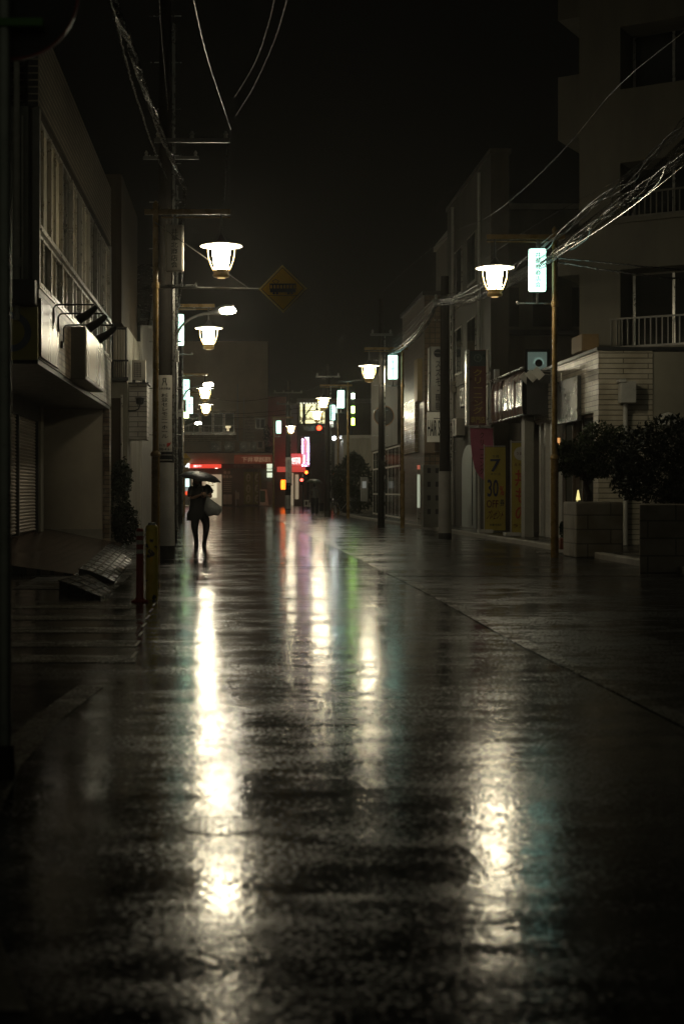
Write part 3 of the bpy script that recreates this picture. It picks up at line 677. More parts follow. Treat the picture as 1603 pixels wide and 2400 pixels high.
# raised brick paved entrance in front of the shutters
Mpaver = brickmat("brick_paving", (0.16, 0.075, 0.045), (0.12, 0.06, 0.04), (0.04, 0.035, 0.03), 0.24, 0.12, 0.012, 0.25)
def paver_mat():
    m = bpy.data.materials.new("brick_paver"); m.use_nodes = True; nt = m.node_tree; b = nt.nodes["Principled BSDF"]; L = nt.links.new
    tc = nn(nt, "ShaderNodeTexCoord"); br = nn(nt, "ShaderNodeTexBrick"); L(tc.outputs["Object"], br.inputs["Vector"])
    br.inputs["Color1"].default_value = (0.13, 0.08, 0.055, 1); br.inputs["Color2"].default_value = (0.07, 0.045, 0.032, 1); br.inputs["Mortar"].default_value = (0.012, 0.010, 0.009, 1)
    br.inputs["Scale"].default_value = 1; br.inputs["Brick Width"].default_value = 0.22; br.inputs["Row Height"].default_value = 0.22; br.inputs["Mortar Size"].default_value = 0.032; br.offset = 0
    L(br.outputs["Color"], b.inputs["Base Color"]); b.inputs["Roughness"].default_value = 0.24
    bp = nn(nt, "ShaderNodeBump"); bp.inputs["Strength"].default_value = 0.9; bp.inputs["Distance"].default_value = 0.03; bp.invert = True
    L(br.outputs["Fac"], bp.inputs["Height"]); L(bp.outputs["Normal"], b.inputs["Normal"]); return m
p = MB()
p.add([(-5.2, 22.6, 0.0), (-2.5, 22.0, 0.0), (-2.62, 33.5, 0.0), (-5.2, 33.5, 0.0), (-5.2, 22.6, 0.40), (-2.5, 22.0, 0.03), (-2.62, 33.5, 0.06), (-4.42, 33.5, 0.42), (-4.42, 22.45, 0.26), (-5.2, 33.5, 0.42)],
      [(8,5,6,7), (4,8,7,9), (0,1,5,8), (0,8,4), (1,2,6,5), (2,3,9,7), (2,7,6), (3,0,4,9)])
struct("entrance_paving", p, paver_mat())

# kerb ramps
def ramp(label, c00, c10, c11, c01, z_hi, z_lo, ny, nx, name="kerb_ramp"):
    """c00,c10 = near edge (high side, low side); c01,c11 far edge"""
    t = thing(name, label, "kerb ramp", (c00[0], c00[1], 0), "rubber kerb ramps by the shop entrance")
    def P(u, v, k=0.0):
        xx = (c00[0]*(1-u)+c10[0]*u)*(1-v) + (c01[0]*(1-u)+c11[0]*u)*v; yy = (c00[1]*(1-u)+c10[1]*u)*(1-v) + (c01[1]*(1-u)+c11[1]*u)*v
        return Vector((xx, yy, z_hi*(1-u**1.4) + z_lo*u**1.4 + k))
    p = MB(); N = 8
    for i in range(N):
        u0, u1 = i/N, (i+1)/N
        a, b_, c, d = P(u0,0), P(u1,0), P(u1,1), P(u0,1)
        p.add([a, b_, c, d, (a.x,a.y,0), (b_.x,b_.y,0), (c.x,c.y,0), (d.x,d.y,0)], [(0,1,2,3), (0,4,5,1), (3,2,6,7)])
    a, d = P(0,0), P(0,1); p.add([a, d, (d.x,d.y,0), (a.x,a.y,0)], [(0,1,2,3)])
    a, d = P(1,0), P(1,1); p.add([a, d, (d.x,d.y,0), (a.x,a.y,0)], [(0,3,2,1)])
    obj("ramp_body", p, mat("wet_rubber", (0.035, 0.034, 0.032), 0.28, 0.3, 5, 0.2, 25), t, kind=None)
    q = MB()
    for i in range(nx+1):
        u = i/nx
        for s in range(10): q.bar(P(min(1,max(0,u)), s/10, 0.002), P(u, (s+1)/10, 0.002), 0.022, 0.014)
    for j in range(ny+1):
        v = j/ny
        for s in range(8): q.bar(P(s/8, v, 0.002), P((s+1)/8, v, 0.002), 0.03, 0.012)
    obj("tread_ribs", q, mat("wet_rubber_rib", (0.05, 0.049, 0.046), 0.22, 0.3, 5), t)
    return t
ramp("large ribbed kerb ramp plate lying at the brick entrance", (-2.25, 20.3), (-1.72, 20.1), (-1.94, 26.6), (-2.6, 28.6), 0.20, 0.03, 9, 5)
ramp("small tilted kerb ramp end piece nearest the crossing", (-2.32, 18.6), (-1.66, 17.3), (-1.58, 18.2), (-2.12, 20.0), 0.14, 0.03, 3, 4)
ramp("far kerb ramp plate in the shade of the pole", (-2.75, 29.2), (-2.0, 27.2), (-2.1, 29.5), (-2.9, 32.2), 0.13, 0.02, 4, 4)

# flood lights on the brick band
for k, (yy, zz, lb) in enumerate(((23.0, 4.33, "farthest reaching dark floodlight on a bent rod above the stained board"), (23.6, 4.26, "middle dark floodlight on a bent rod over the brick band"), (24.3, 4.15, "lowest dark floodlight on a bent rod beside the box sign"))):
    t = thing("sign_floodlight", lb, "floodlight", (-2.95, yy, zz), "floodlights over the brick band")
    xe = -2.30 + 0.10*k
    a = MB(); a.tube([(-2.99, yy, zz-0.34), (-2.95, yy, zz-0.28), (-2.955, yy, zz-0.06), (-2.92, yy, zz-0.01), (-2.86, yy, zz), (xe, yy, zz)], 0.014, 8); a.box(-3.0, -2.955, yy-0.03, yy+0.03, zz-0.40, zz-0.28)
    obj("rod", a, M_dark, t, True)
    a = MB(); c0 = Vector((xe, yy, zz-0.05)); a.tube([c0+Vector((0.04,0,0.02)), c0+Vector((-0.02,0,-0.04)), c0+Vector((-0.12,0,-0.12)), c0+Vector((-0.26,0,-0.20))], [0.04, 0.055, 0.065, 0.08], 14); obj("lamp_head", a, M_dark, t, True)
    a = MB(); a.cyl(c0+Vector((-0.258,0,-0.198)), c0+Vector((-0.268,0,-0.204)), 0.076, n=16); obj("lens", a, M_glass, t)

# ------------------------------------------------------------------ left: houses beyond
Mbw = mat("dark_board_wall", (0.05, 0.038, 0.026), 0.8, 0.35, 7, 0.2, 12, streak=0.06, spec=0.15)
B = thing("timber_house", "dark board-clad house behind the office building, curtained window and balcony rail", "house", (-3.1, 35.5, 0))
p = MB(); p.box(-9, -2.86, 35.4, 41.0, 5.5, 9.2); obj("upper_wall", p, Mbw, B)
p = MB(); p.box(-9, -2.78, 36.2, 41.0, 0.0, 5.49); obj("wall", p, M_plaster, B)
p = MB(); p.pbox(263, 297, 768, 895, 36.1, 36.2); w = obj("window", p, M_dark, B)
p = MB(); p.pbox(267, 293, 772, 892, 36.06, 36.09)
cm = MB()
X0, X1 = PX(267, 36.06), PX(294, 36.06)
for k in range(14):
    xa = X0 + (X1-X0)*k/14; xb = X0 + (X1-X0)*(k+1)/14; d0 = 0.02*math.sin(k*1.9); d1 = 0.02*math.sin((k+1)*1.9)
    cm.add([(xa, 36.05+d0, PZ(892,36.06)), (xb, 36.05+d1, PZ(892,36.06)), (xb, 36.05+d1, PZ(773,36.06)), (xa, 36.05+d0, PZ(773,36.06))], [(0,1,2,3)])
obj("curtain", cm, mat("lace_curtain", (0.62, 0.57, 0.48), 0.8, 0.15, 4, streak=0.05), w, True)
p = MB(); Yb = 35.95
p.pbox(264, 302, 843, 847, Yb, Yb+0.04); p.pbox(264, 302, 884, 892, Yb, Yb+0.04)
for k in range(8): p.pbox(266+k*5, 267.2+k*5, 847, 884, Yb, Yb+0.03)
obj("balcony_rail", p, M_dark, B)
p = MB(); p.pbox(262, 286, 933, 1102, 35.5, 35.62); obj("slatted_screen", p, Mbw, B)
p = MB(); p.pbox(284, 287.5, 925, 1105, 35.45, 35.55); obj("screen_post", p, M_alu, B)
B = thing("siding_house", "small gabled house with pale siding left of the mustard pole", "house", (-2.7, 41.5, 0))
p = MB(); p.box(-8, -2.75, 41.5, 50, 0, 6.2); p.prismx([(41.5,6.2),(50,6.2),(45.7,8.4)], -8, -2.75); obj("wall", p, mat("house_siding", (0.34, 0.32, 0.28), 0.6, 0.15, 1), B)
p = MB(); p.add([(-8.2,41.1,6.1),(-2.45,41.1,6.1),(-2.45,45.7,8.6),(-8.2,45.7,8.6),(-8.2,50.4,6.1),(-2.45,50.4,6.1)], [(0,1,2,3),(3,2,5,4)]); obj("roof", p, mat("wet_roof_tile", (0.05, 0.048, 0.045), 0.25, 0.3, 8, 0.3, 14), B)
p = MB(); p.cyl((-2.5,41.1,6.05), (-2.5,45.7,8.55), 0.06, n=10); obj("gutter", p, M_alu, B, True)
p = MB(); p.pbox(312, 330, 722, 800, 41.4, 41.5); obj("window", p, M_glass, B)
# hanging sign cabinet with a small bracket lamp
p = MB(); Yc = 36.6; p.pbox(303, 345, 900, 1030, Yc, Yc+0.9)
t = thing("siding_cabinet", "blank pale siding-clad box projecting from the house wall with an unlit bracket lamp", "wall box", (PX(324,Yc), Yc, PZ(965,Yc)))
obj("cabinet", p, brickmat("fine_siding", (0.36,0.34,0.30), (0.34,0.32,0.28), (0.10,0.09,0.08), 6.0, 0.13, 0.012, 0.45), t, bevel=0.01)
p = MB(); p.pbox(300, 349, 896, 900, Yc-0.06, Yc+0.95); obj("cap_flashing", p, M_dark, t)
a = MB(); a.tube([at(298,963,36.5), at(318,962,36.3), at(326,958,36.3), at(329,948,36.3)], 0.02, 8); obj("bracket", a, M_dark, t, True)
a = MB(); c0 = at(329,944,36.3); a.lathe(c0, [(0.05,-0.05),(0.10,-0.02),(0.11,0.10),(0.14,0.12),(0.05,0.16)], 16); obj("lamp_head", a, M_dark, t, True)

# ------------------------------------------------------------------ air conditioners
def ac(label, w, h, d, loc, rz=0, fan=True, group="air conditioner units on the ledge", stand=False, cols=None):
    t = thing("air_conditioner", label, "air conditioner", (0,0,0), group)
    p = MB(); z0 = 0.28 if stand else 0.06; p.box(-w/2, w/2, 0, d, z0, z0+h); obj("casing", p, cols or mat("ac_casing", (0.48, 0.45, 0.38), 0.4, 0.15, 2), t, bevel=0.015)
    c = (-w*0.12, z0+h*0.5)
    if fan:
        p = MB(); p.disc(c, h*0.42, -0.012, -0.002, 28); g = obj("fan_opening", p, M_black, t)
        p = MB()
        for k in range(6): p.ring(c, h*0.42*(k+0.7)/6, h*0.42*(k+0.7)/6+0.006, -0.022, -0.014, 24)
        for k in range(8): a = k*PI/4; p.bar((c[0], -0.018, c[1]), (c[0]+h*0.41*math.cos(a), -0.018, c[1]+h*0.41*math.sin(a)), 0.008)
        p.disc(c, 0.05, -0.03, -0.013, 12)
        obj("fan_grille", p, M_alu, g)
    else:
        p = MB(); p.box(-w*0.33, w*0.2, -0.01, -0.002, z0+h*0.12, z0+h*0.88); g = obj("coil_opening", p, M_black, t)
        p = MB()
        for k in range(6): xx = -w*0.33 + w*0.53*k/5; p.box(xx-0.006, xx+0.006, -0.02, -0.012, z0+h*0.12, z0+h*0.88)
        for k in range(9): zz = z0+h*0.12 + h*0.76*k/8; p.box(-w*0.33, w*0.2, -0.028, -0.021, zz-0.005, zz+0.005)
        obj("grille", p, mat("ac_casing", (0.48, 0.45, 0.38)), g)
    for s in (-1, 1):
        p = MB()
        if stand: p.bar((s*w*0.36, 0.04, 0), (s*w*0.30, 0.04, z0), 0.03); p.bar((s*w*0.36, d-0.04, 0), (s*w*0.30, d-0.04, z0), 0.03)
        else: p.box(s*w*0.36-0.04, s*w*0.36+0.04, 0, d, 0, z0)
        obj("foot", p, M_dark if not stand else M_alu, t)
    t.location = loc; t.rotation_euler = (0,0,rz); WL[t.name] = Vector(loc)
    return t
ac("white wall air conditioner with a square grille beside the left house balcony", 0.36, 0.52, 0.30, (PX(326,37), 37, PZ(896,37)), 0, False, None)

# ------------------------------------------------------------------ vegetation
def leaf_mb(blobs, n, size, seed=1):
    rnd = random.Random(seed); mb = MB()
    for i in range(n):
        c, rx, ry, rz = blobs[rnd.randrange(len(blobs))]
        while True:
            v = Vector((rnd.uniform(-1,1), rnd.uniform(-1,1), rnd.uniform(-1,1)))
            if 0.25 < v.length < 1 and rnd.random() < v.length: break
        nz = noise.noise(Vector(c)*0.7 + v*2.1)
        k = 1 + 0.25*nz
        p = Vector(c) + Vector((v.x*rx*k, v.y*ry*k, v.z*rz*k))
        d = Vector((rnd.gauss(0,1), rnd.gauss(0,1), rnd.gauss(0,1)-0.25)).normalized(); e = d.cross(Vector((rnd.gauss(0,1), rnd.gauss(0,1), rnd.gauss(0,1)))).normalized()
        s = size*rnd.uniform(0.6, 1.3)
        mb.add([p - d*s, p + e*s*0.42 + d.cross(e)*s*0.12, p + d*s, p - e*s*0.42 + d.cross(e)*s*0.12], [(0,1,2,3)])
    return mb
t = thing("climbing_shrub", "dark leafy shrub against the left house wall behind the ad pole", "shrub", (-2.7, 35.0, 0))
obj("foliage", leaf_mb([((-2.92, 35.0, 0.9), 0.32, 0.5, 0.8), ((-2.72, 34.8, 0.5), 0.33, 0.5, 0.55), ((-2.85, 35.2, 1.6), 0.28, 0.4, 0.5)], 2600, 0.06, 4), M_leaf2, t)
p = MB(); p.tube([(-2.85,35,0), (-2.82,35,0.6), (-2.9,35.1,1.4)], [0.04,0.03,0.015]); p.tube([(-2.82,35,0.5), (-2.65,34.9,0.9)], [0.02,0.01]); obj("stem", p, M_bark, t, True)
# ------------------------------------------------------------------ right: tiled corner shop
Mwt = brickmat("white_wall_tile", (0.50, 0.45, 0.36), (0.44, 0.40, 0.32), (0.16, 0.14, 0.11), 1.1, 0.115, 0.012, 0.32)
B = thing("tiled_shop", "single storey white tiled corner shop with a dark signboard behind the planters", "shop", (8.0, 31.5, 0))
p = MB(); p.box(8.0, 9.2, 31.5, 38.0, 3.08, 4.42); p.box(8.0, 9.2, 31.5, 31.95, 0.11, 3.08); obj("tile_wall", p, Mwt, B)
p = MB(); p.box(9.2, 22, 31.52, 38.0, 0.11, 4.40); obj("side_wall", p, mat("shop_side_render", (0.26, 0.24, 0.19), 0.65, 0.15, 1, 0.1, 20), B)
p = MB(); p.box(7.96, 22, 31.46, 38.03, 4.42, 4.50); obj("coping", p, M_dark, B)
p = MB(); p.box(8.6, 9.2, 31.95, 38.0, 0.11, 3.08); obj("recessed_front", p, M_wood, B)
for y0, y1 in ((32.1, 33.4), (34.3, 35.2)):
    p = MB(); p.box(8.10, 8.16, y0, y0+0.07, 0.15, 3.0); p.box(8.10, 8.16, y1-0.07, y1, 0.15, 3.0); p.box(8.10, 8.16, y0, y1, 3.0, 3.075); p.box(8.1, 8.16, y0+0.07, y1-0.07, 2.35, 2.42); d = obj("door", p, M_wood, B)
    p = MB(); p.box(8.12, 8.13, y0+0.07, y1-0.07, 0.15, 3.0); obj("pane", p, M_glass, d)
for yy in (36.3, 37.0, 37.6):
    p = MB(); p.box(8.02, 8.3, yy, yy+0.16, 0.11, 3.08); obj("white_jamb", p, M_white, B)
p = MB(); p.box(7.90, 7.995, 33.05, 35.55, 2.95, 4.0); sg = obj("dark_signboard", p, mat("dark_slate_sign", (0.06, 0.06, 0.058), 0.3, 0.4, 3), B, bevel=0.01)
letters("lettering", "居酒屋", 34.3, 3.5, 1.1, 0.42, 7.892, mat("worn_letter", (0.20, 0.19, 0.17), 0.4, 0.2), sg, False, '-x')
p = MB(); p.box(7.94, 7.998, 36.2, 37.9, 3.12, 4.05); obj("glossy_tile_patch", p, brickmat("glossy_tile", (0.45, 0.42, 0.36), (0.4, 0.37, 0.31), (0.12, 0.11, 0.09), 0.22, 0.11, 0.012, 0.12), B)
for k in range(4):
    a = MB(); yy = 34.9 + k*0.75
    a.cyl((7.95, yy, 4.22), (7.45, yy, 4.26), 0.012, n=8); a.cyl((7.95, yy, 4.22), (7.95, yy, 3.9), 0.012, n=8)
    br = obj("lamp_bracket", a, M_alu, B, True)
    c0 = Vector((7.38, yy, 4.20)); a = MB(); a.bar(c0+Vector((-0.10,0,0.10)), c0+Vector((0.10,0,-0.10)), 0.20, 0.04, up=(0,1,0)); obj("shade_panel", a, M_white, br, bevel=0.01)
a = MB(); a.cyl((8.57,31.40,0.12), (8.57,31.40,3.25), 0.055, n=14); obj("downpipe", a, M_wpanel, B, True)
a = MB(); a.box(8.42, 8.75, 31.18, 31.46, 3.25, 3.72); a.box(8.38, 8.52, 31.14, 31.5, 3.70, 3.77); obj("rain_hopper", a, M_wpanel, B, bevel=0.015)
a = MB(); a.lathe((9.45, 31.2, 2.75), [(0.26,0),(0.25,0.1),(0.2,0.2),(0.1,0.27),(0.01,0.29)], 20); obj("vent_cowl", a, M_wpanel, B, True)
t = thing("cone_lamp", "small lit yellow cone lamp glowing by the shop door behind the planter", "lamp", (PX(1354,31), 31.0, PZ(1172,31)))
p = MB(); p.lathe(at(1354,1172,31), [(0.05,0),(0.012,0.22)], 14); obj("shade", p, emat("yellow_cone_glow", (1.0, 0.85, 0.30), 1.0), t, True)
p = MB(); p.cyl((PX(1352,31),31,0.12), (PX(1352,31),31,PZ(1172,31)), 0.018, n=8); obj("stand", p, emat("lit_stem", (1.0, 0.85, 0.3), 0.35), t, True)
t = thing("door_lamp", "small amber lamp on the door frame left of the bonsai crown", "lamp", at(1309,1038,33))
p = MB(); p.pbox(1306, 1312, 1026, 1045, 33.0, 33.08); obj("glass", p, emat("amber_glow", (1.0, 0.42, 0.10), 0.7), t, bevel=0.01)
p = MB(); p.pbox(1305, 1313, 1023, 1026, 32.98, 33.1); obj("cap", p, M_dark, t)
tag(obj("roof_tank", MB().pbox(1362, 1403, 782, 822, 32.6, 33.6), mat("brown_tank", (0.20, 0.13, 0.06), 0.5, 0.15, 2), bevel=0.02), "brown metal box standing on the tiled shop roof corner", "roof box")

# apartment block behind, turned about 32 degrees to the street
B = thing("apartment_block", "tall pale apartment block with railed balconies rising behind the tiled shop", "building", (8.30, 34.5, 0))
tv = Vector((0.848, -0.53, 0)); nv = Vector((-0.53, -0.848, 0)); o0 = Vector((8.30, 34.5, 0))
def abox(mb, t0, t1, d0, d1, z0, z1):
    vs = [o0 + tv*t + nv*d + Vector((0,0,z)) for z in (z0, z1) for t, d in ((t0,d0),(t1,d0),(t1,d1),(t0,d1))]
    return mb.add(vs, [(0,1,2,3),(4,7,6,5),(0,4,5,1),(1,5,6,2),(2,6,7,3),(3,7,4,0)])
Map = mat("apartment_render", (0.135, 0.122, 0.092), 0.7, 0.28, 0.9, 0.1, 12, streak=0.2)
p = MB(); abox(p, 0, 8, -9, -0.9, 0, 17.5); abox(p, 0, 1.0, -0.9, 0, 0, 17.5)
for z0, z1 in ((0, 4.72), (6.6, 7.8), (9.15, 10.9), (12.4, 14.0), (15.5, 17.5)): abox(p, 1.0, 8, -0.9, 0, z0, z1)
obj("wall", p, Map, B)
for z0, z1 in ((4.72, 6.6), (7.8, 9.15), (10.9, 12.4), (14.0, 15.5)):
    p = MB(); abox(p, 1.06, 8, -0.895, -0.86, z0+0.05, z1-0.05); w = obj("window", p, M_glass, B)
    p = MB()
    for k in range(5): abox(p, 1.06+k*0.95, 1.12+k*0.95, -0.86, -0.83, z0+0.05, z1-0.05)
    obj("frame", p, M_alu, w)
    if z0 < 9:
        p = MB(); zr = z0 + (0.72 if z0 < 5 else 0.6)
        abox(p, 0.75, 8, 0.03, 0.08, zr-0.04, zr); abox(p, 0.75, 8, 0.03, 0.08, z0, z0+0.05)
        for k in range(52): abox(p, 0.78+k*0.135, 0.805+k*0.135, 0.04, 0.065, z0+0.05, zr-0.04)
        obj("railing", p, mat("grey_rail", (0.14, 0.13, 0.105), 0.4, 0.15), B)
        p = MB(); abox(p, 0.7, 8, 0.0, 0.12, z0-0.1, z0-0.005); obj("balcony_slab", p, Map, B)
for z0, z1 in ((9.95, 11.5), (12.9, 14.4), (6.6, 7.6)):
    p = MB(); abox(p, -0.62, -0.003, -2.2, -0.25, z0, z1); obj("side_parapet", p, Map, B)

# ------------------------------------------------------------------ right: middle buildings
B = thing("lit_window_house", "dark rendered building with one small lit window above the pink shop sign", "building", (7.9, 44.0, 0))
p = MB(); p.box(7.9, 12.5, 44.0, 50, 0, 6.1); obj("wall", p, M_plaster_d, B)
p = MB(); p.box(7.7, 12.7, 43.8, 50.2, 6.1, 6.28); obj("roof_slab", p, M_dark, B)
p = MB(); p.pbox(1230, 1288, 818, 876, 43.94, 44.0); w = obj("window", p, M_dark, B)
p = MB(); p.pbox(1236, 1281, 825, 872, 43.92, 43.93); obj("pane", p, emat("frosted_lit_pane", (0.50, 0.80, 0.68), 0.085), w)
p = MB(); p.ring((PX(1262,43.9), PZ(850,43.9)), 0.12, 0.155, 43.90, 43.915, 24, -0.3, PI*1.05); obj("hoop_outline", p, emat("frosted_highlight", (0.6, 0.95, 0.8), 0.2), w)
p = MB(); p.disc((PX(1262,43.9), PZ(851,43.9)), 0.115, 43.895, 43.899, 20); obj("dark_silhouette", p, M_dark, w)
p = MB(); p.box(8.2, 13, 41.2, 43.9, 0.1, 3.6); obj("shop_block", p, M_plaster_d, B)
B = thing("dark_tower", "unlit dark block standing behind the lit window building", "building", (8.4, 51, 0))
p = MB(); p.box(8.4, 14, 51, 60, 0, 11.4); obj("wall", p, M_plaster_d, B)
p = MB(); p.box(8.3, 14.1, 50.9, 60.1, 11.4, 11.6); obj("parapet", p, M_concrete, B)
p = MB()
for k in range(3): p.box(9.2+k*1.4, 10.1+k*1.4, 50.97, 51, 7.2, 8.6)
obj("window_band", p, M_glass, B)
M_conc_b = mat("rain_streaked_render", (0.062, 0.055, 0.042), 0.75, 0.45, 1.3, 0.15, 25, streak=0.15)
B = thing("concrete_building", "tall grey rendered building on the right with a pale arched doorway", "building", (7.6, 42.6, 0))
p = MB(); p.box(7.6, 8.15, 42.6, 51.4, 0, 11.4); obj("wall", p, M_conc_b, B)
p = MB(); p.box(7.55, 8.2, 42.5, 51.5, 11.4, 11.55); obj("parapet", p, M_conc_b, B)
p = MB()
for zz in (4.9, 7.6): p.box(7.56, 7.597, 42.7, 51.3, zz, zz+0.12)
obj("string_course", p, M_conc_b, B)
for yy, z0, z1 in ((45.2, 5.3, 6.9), (48.0, 5.3, 6.9), (45.2, 8.0, 9.6), (48.0, 8.0, 9.6)):
    p = MB(); p.box(7.57, 7.598, yy, yy+1.6, z0, z1); w = obj("window", p, M_alu, B)
    p = MB(); p.box(7.56, 7.568, yy+0.06, yy+0.77, z0+0.06, z1-0.06); p.box(7.56, 7.568, yy+0.83, yy+1.54, z0+0.06, z1-0.06); obj("pane", p, M_glass, w)
p = MB(); ar = [(45.2, 0.12), (47.9, 0.12), (47.9, 2.2)] + [(46.55+1.35*math.cos(PI*k/10), 2.2+0.62*math.sin(PI*k/10)) for k in range(1, 10)] + [(45.2, 2.2)]
p.prismx(ar, 7.57, 7.598); d = obj("arched_door", p, mat("bluish_door", (0.44, 0.48, 0.46), 0.4, 0.1, 1), B)
p = MB(); p.box(7.55, 7.568, 45.7, 45.76, 0.2, 2.4); obj("door_edge", p, M_dark, d)
p = MB(); p.cyl((7.52,49.6,0.12), (7.52,49.6,11.2), 0.05, n=10); p.cyl((7.52,50.1,0.12), (7.52,50.1,8), 0.03, n=10); p.cyl((7.52,44.2,0.12), (7.52,44.2,11.2), 0.05, n=10); obj("downpipe", p, M_wpanel, B, True)
p = MB(); p.box(7.25, 7.6, 49.3, 50.0, 4.75, 5.1); p.box(7.3, 7.6, 49.3, 50.0, 3.25, 3.7); obj("bracket_box", p, M_plaster_w, B, bevel=0.02)
B = thing("brown_tile_building", "narrow brown tiled building end beside the white lettered board", "building", (6.98, 53.0, 0))
p = MB(); p.box(6.98, 9.5, 53.0, 60, 0, 8.6); obj("wall", p, brickmat("brown_small_tile", (0.17,0.12,0.08), (0.13,0.095,0.065), (0.07,0.055,0.04), 0.20, 0.20, 0.02, 0.35, offset=0), B)
p = MB(); p.box(6.90, 9.6, 52.9, 60.1, 8.6, 8.75); obj("coping", p, M_dark, B)
p = MB(); p.box(6.80, 6.978, 53.6, 54.6, 4.7, 6.3); obj("corner_pilaster", p, mat("warm_pilaster", (0.42, 0.31, 0.16), 0.5, 0.15, 3, 0.2, 20), B)
p = MB(); p.box(7.0, 8.4, 52.94, 52.998, PZ(1062,53), PZ(1000,53)*1.0); obj("lower_fascia", p, M_brown, B)
# tiled sign panel along the street
t = thing("tiled_sign_panel", "projecting tiled sign panel lit from the second right lamp, bright wet top edge", "sign panel", (6.85, 54.8, 2.83))
p = MB(); p.box(6.85, 7.05, 54.8, 59.2, 2.80, 4.80); obj("panel", p, brickmat("sign_panel_tile", (0.45,0.36,0.24), (0.40,0.32,0.21), (0.75,0.66,0.50), 3.0, 0.165, 0.012, 0.22), t)
p = MB(); p.box(6.83, 7.07, 54.75, 59.25, 4.80, 4.86); obj("top_flashing", p, M_alu, t)
letters("lettering", "理容室", 57.0, 3.55, 2.6, 0.42, 6.846, mat("pale_letter", (0.62, 0.52, 0.38), 0.25, 0.1), t, False, '-x')
# barber style pole light
t = thing("shop_pole_light", "slim lit post sign with a red top below the tiled panel", "sign", (PX(981,53), 52.9, PZ(1190,53)))
p = MB(); p.pbox(978, 984, 1112, 1190, 52.86, 52.95); obj("lit_tube", p, emat("white_green_tube", (0.9, 1.0, 0.72), 0.30), t)
p = MB(); p.pbox(978, 984, 1090, 1100, 52.86, 52.95); obj("red_top", p, emat("red_tube", (1.0, 0.12, 0.05), 0.30), t)
p = MB(); p.pbox(977, 985, 1100, 1112, 52.85, 52.96); p.pbox(977, 985, 1190, 1228, 52.85, 52.96); obj("bracket", p, M_alu, t)
# vertical signboard beside the pole
t = thing("vertical_signboard", "tall grey vertical signboard half hidden by the right concrete pole", "shop sign", (PX(1020,51), 51.0, PZ(965,51)))
p = MB(); p.pbox(1007, 1052, 812, 965, 51.0, 51.2); sbx = obj("board", p, mat("grey_sign_board", (0.22, 0.21, 0.19), 0.4, 0.12, 2), t, bevel=0.03)
p = MB(); p.disc((PX(1026,51), PZ(828,51)), 0.15, 50.985, 50.995); obj("dot_emblem", p, M_inkb, sbx)
letters("lettering", "スズキ-理容", PX(1026,51), PZ(904,51), 0.20, 1.75, 50.99, M_inkb, sbx, True)
p = MB(); p.pbox(1004, 1007, 815, 963, 50.98, 51.22); obj("edge_trim", p, M_alu, t)
t = thing("lettered_board", "white fascia board with condensed black capitals left of the concrete pole", "shop sign", (PX(1020,52.4), 52.4, PZ(1034,52)))
p = MB(); p.pbox(1001, 1064, 966, 1036, 52.5, 52.6); fb = obj("board", p, M_white, t)
letters("lettering", "HAIR SALON", PX(1030,52.4), PZ(1003,52.4), 0.86, 0.60, 52.49, M_inkb, fb)
# lockers
t = thing("grey_cabinet", "grey roadside cabinet with dark square openings left of the pale pole base", "cabinet", (PX(1012,47), 47, 0.12))
p = MB(); p.pbox(992, 1034, 1089, 1226, 47, 47.6); p.box(PX(992,47), PX(1034,47), 47.02, 47.58, 0.11, PZ(1226,47)); c = obj("body", p, mat("grey_cabinet_paint", (0.17, 0.165, 0.14), 0.4, 0.15, 2), t, bevel=0.015)
for i in range(2):
    for j in range(4):
        p = MB(); p.pbox(1001+i*19, 1009+i*19, 1097+j*32, 1109+j*32, 46.98, 46.998); obj("opening", p, M_dark, c)

# glass shopfront further down
B = thing("glass_shopfront", "low unlit shop with white-framed glass front on the right", "shop", (6.75, 57, 0))
p = MB(); p.box(7.0, 12, 60.2, 72, 0, 7.0); p.box(6.8, 7.0, 60.2, 72, 3.3, 7.0); obj("wall", p, M_plaster_d, B)
p = MB(); p.box(6.92, 6.998, 60.2, 72, 0.1, 3.29); g = obj("glass_front", p, M_glass, B)
p = MB()
for zz in (0.14, 1.12, 2.35, 3.2): p.box(6.88, 6.918, 60.2, 72, zz, zz+0.07)
for k in range(9): p.box(6.87, 6.879, 60.2+k*1.45, 60.28+k*1.45, 0.11, 3.27)
obj("frame", p, M_white, g)
B = thing("grey_end_building", "plain grey building end beyond the dark shrubs", "building", (6.0, 84, 0))
p = MB(); p.box(6.3, 12, 84, 92, 0, 4.4); obj("wall", p, M_plaster, B)
p = MB(); p.box(6.2, 12.1, 83.9, 92.1, 4.4, 4.6); obj("parapet", p, M_concrete, B)
t = thing("traffic_mirror", "round traffic mirror in shadow above the glass shopfront", "traffic mirror", (PX(893,58), 58, 0))
p = MB(); p.disc((PX(899,58), PZ(975,58)), 0.42, 57.9, 57.98, 32); r_ = obj("rim", p, mat("mirror_orange", (0.30, 0.15, 0.05), 0.4, 0.15), t)
p = MB(); p.disc((PX(899,58), PZ(975,58)), 0.38, 57.88, 57.899, 32); obj("mirror_face", p, mat("mirror_face", (0.25, 0.25, 0.24), 0.15, 0.1, metal=0.8), r_)
p = MB(); p.cyl((PX(899,58), 58.05, 0.1), (PX(899,58), 58.05, PZ(960,58)), 0.04, n=12); obj("post", p, M_dark, t, True)
t = thing("roadside_shrubs", "dark dripping shrub mass between the glass shopfront and the far crossing", "shrub", (5.9, 77, 0))
obj("foliage", leaf_mb([((6.05, 77, 0.9), 0.75, 1.6, 0.9), ((5.75, 78, 1.9), 0.6, 1.4, 0.9), ((6.6, 75.5, 1.5), 0.8, 1.4, 1.3), ((6.3, 77, 2.7), 0.6, 1.3, 0.7)], 5200, 0.11, 9), M_leaf2, t)
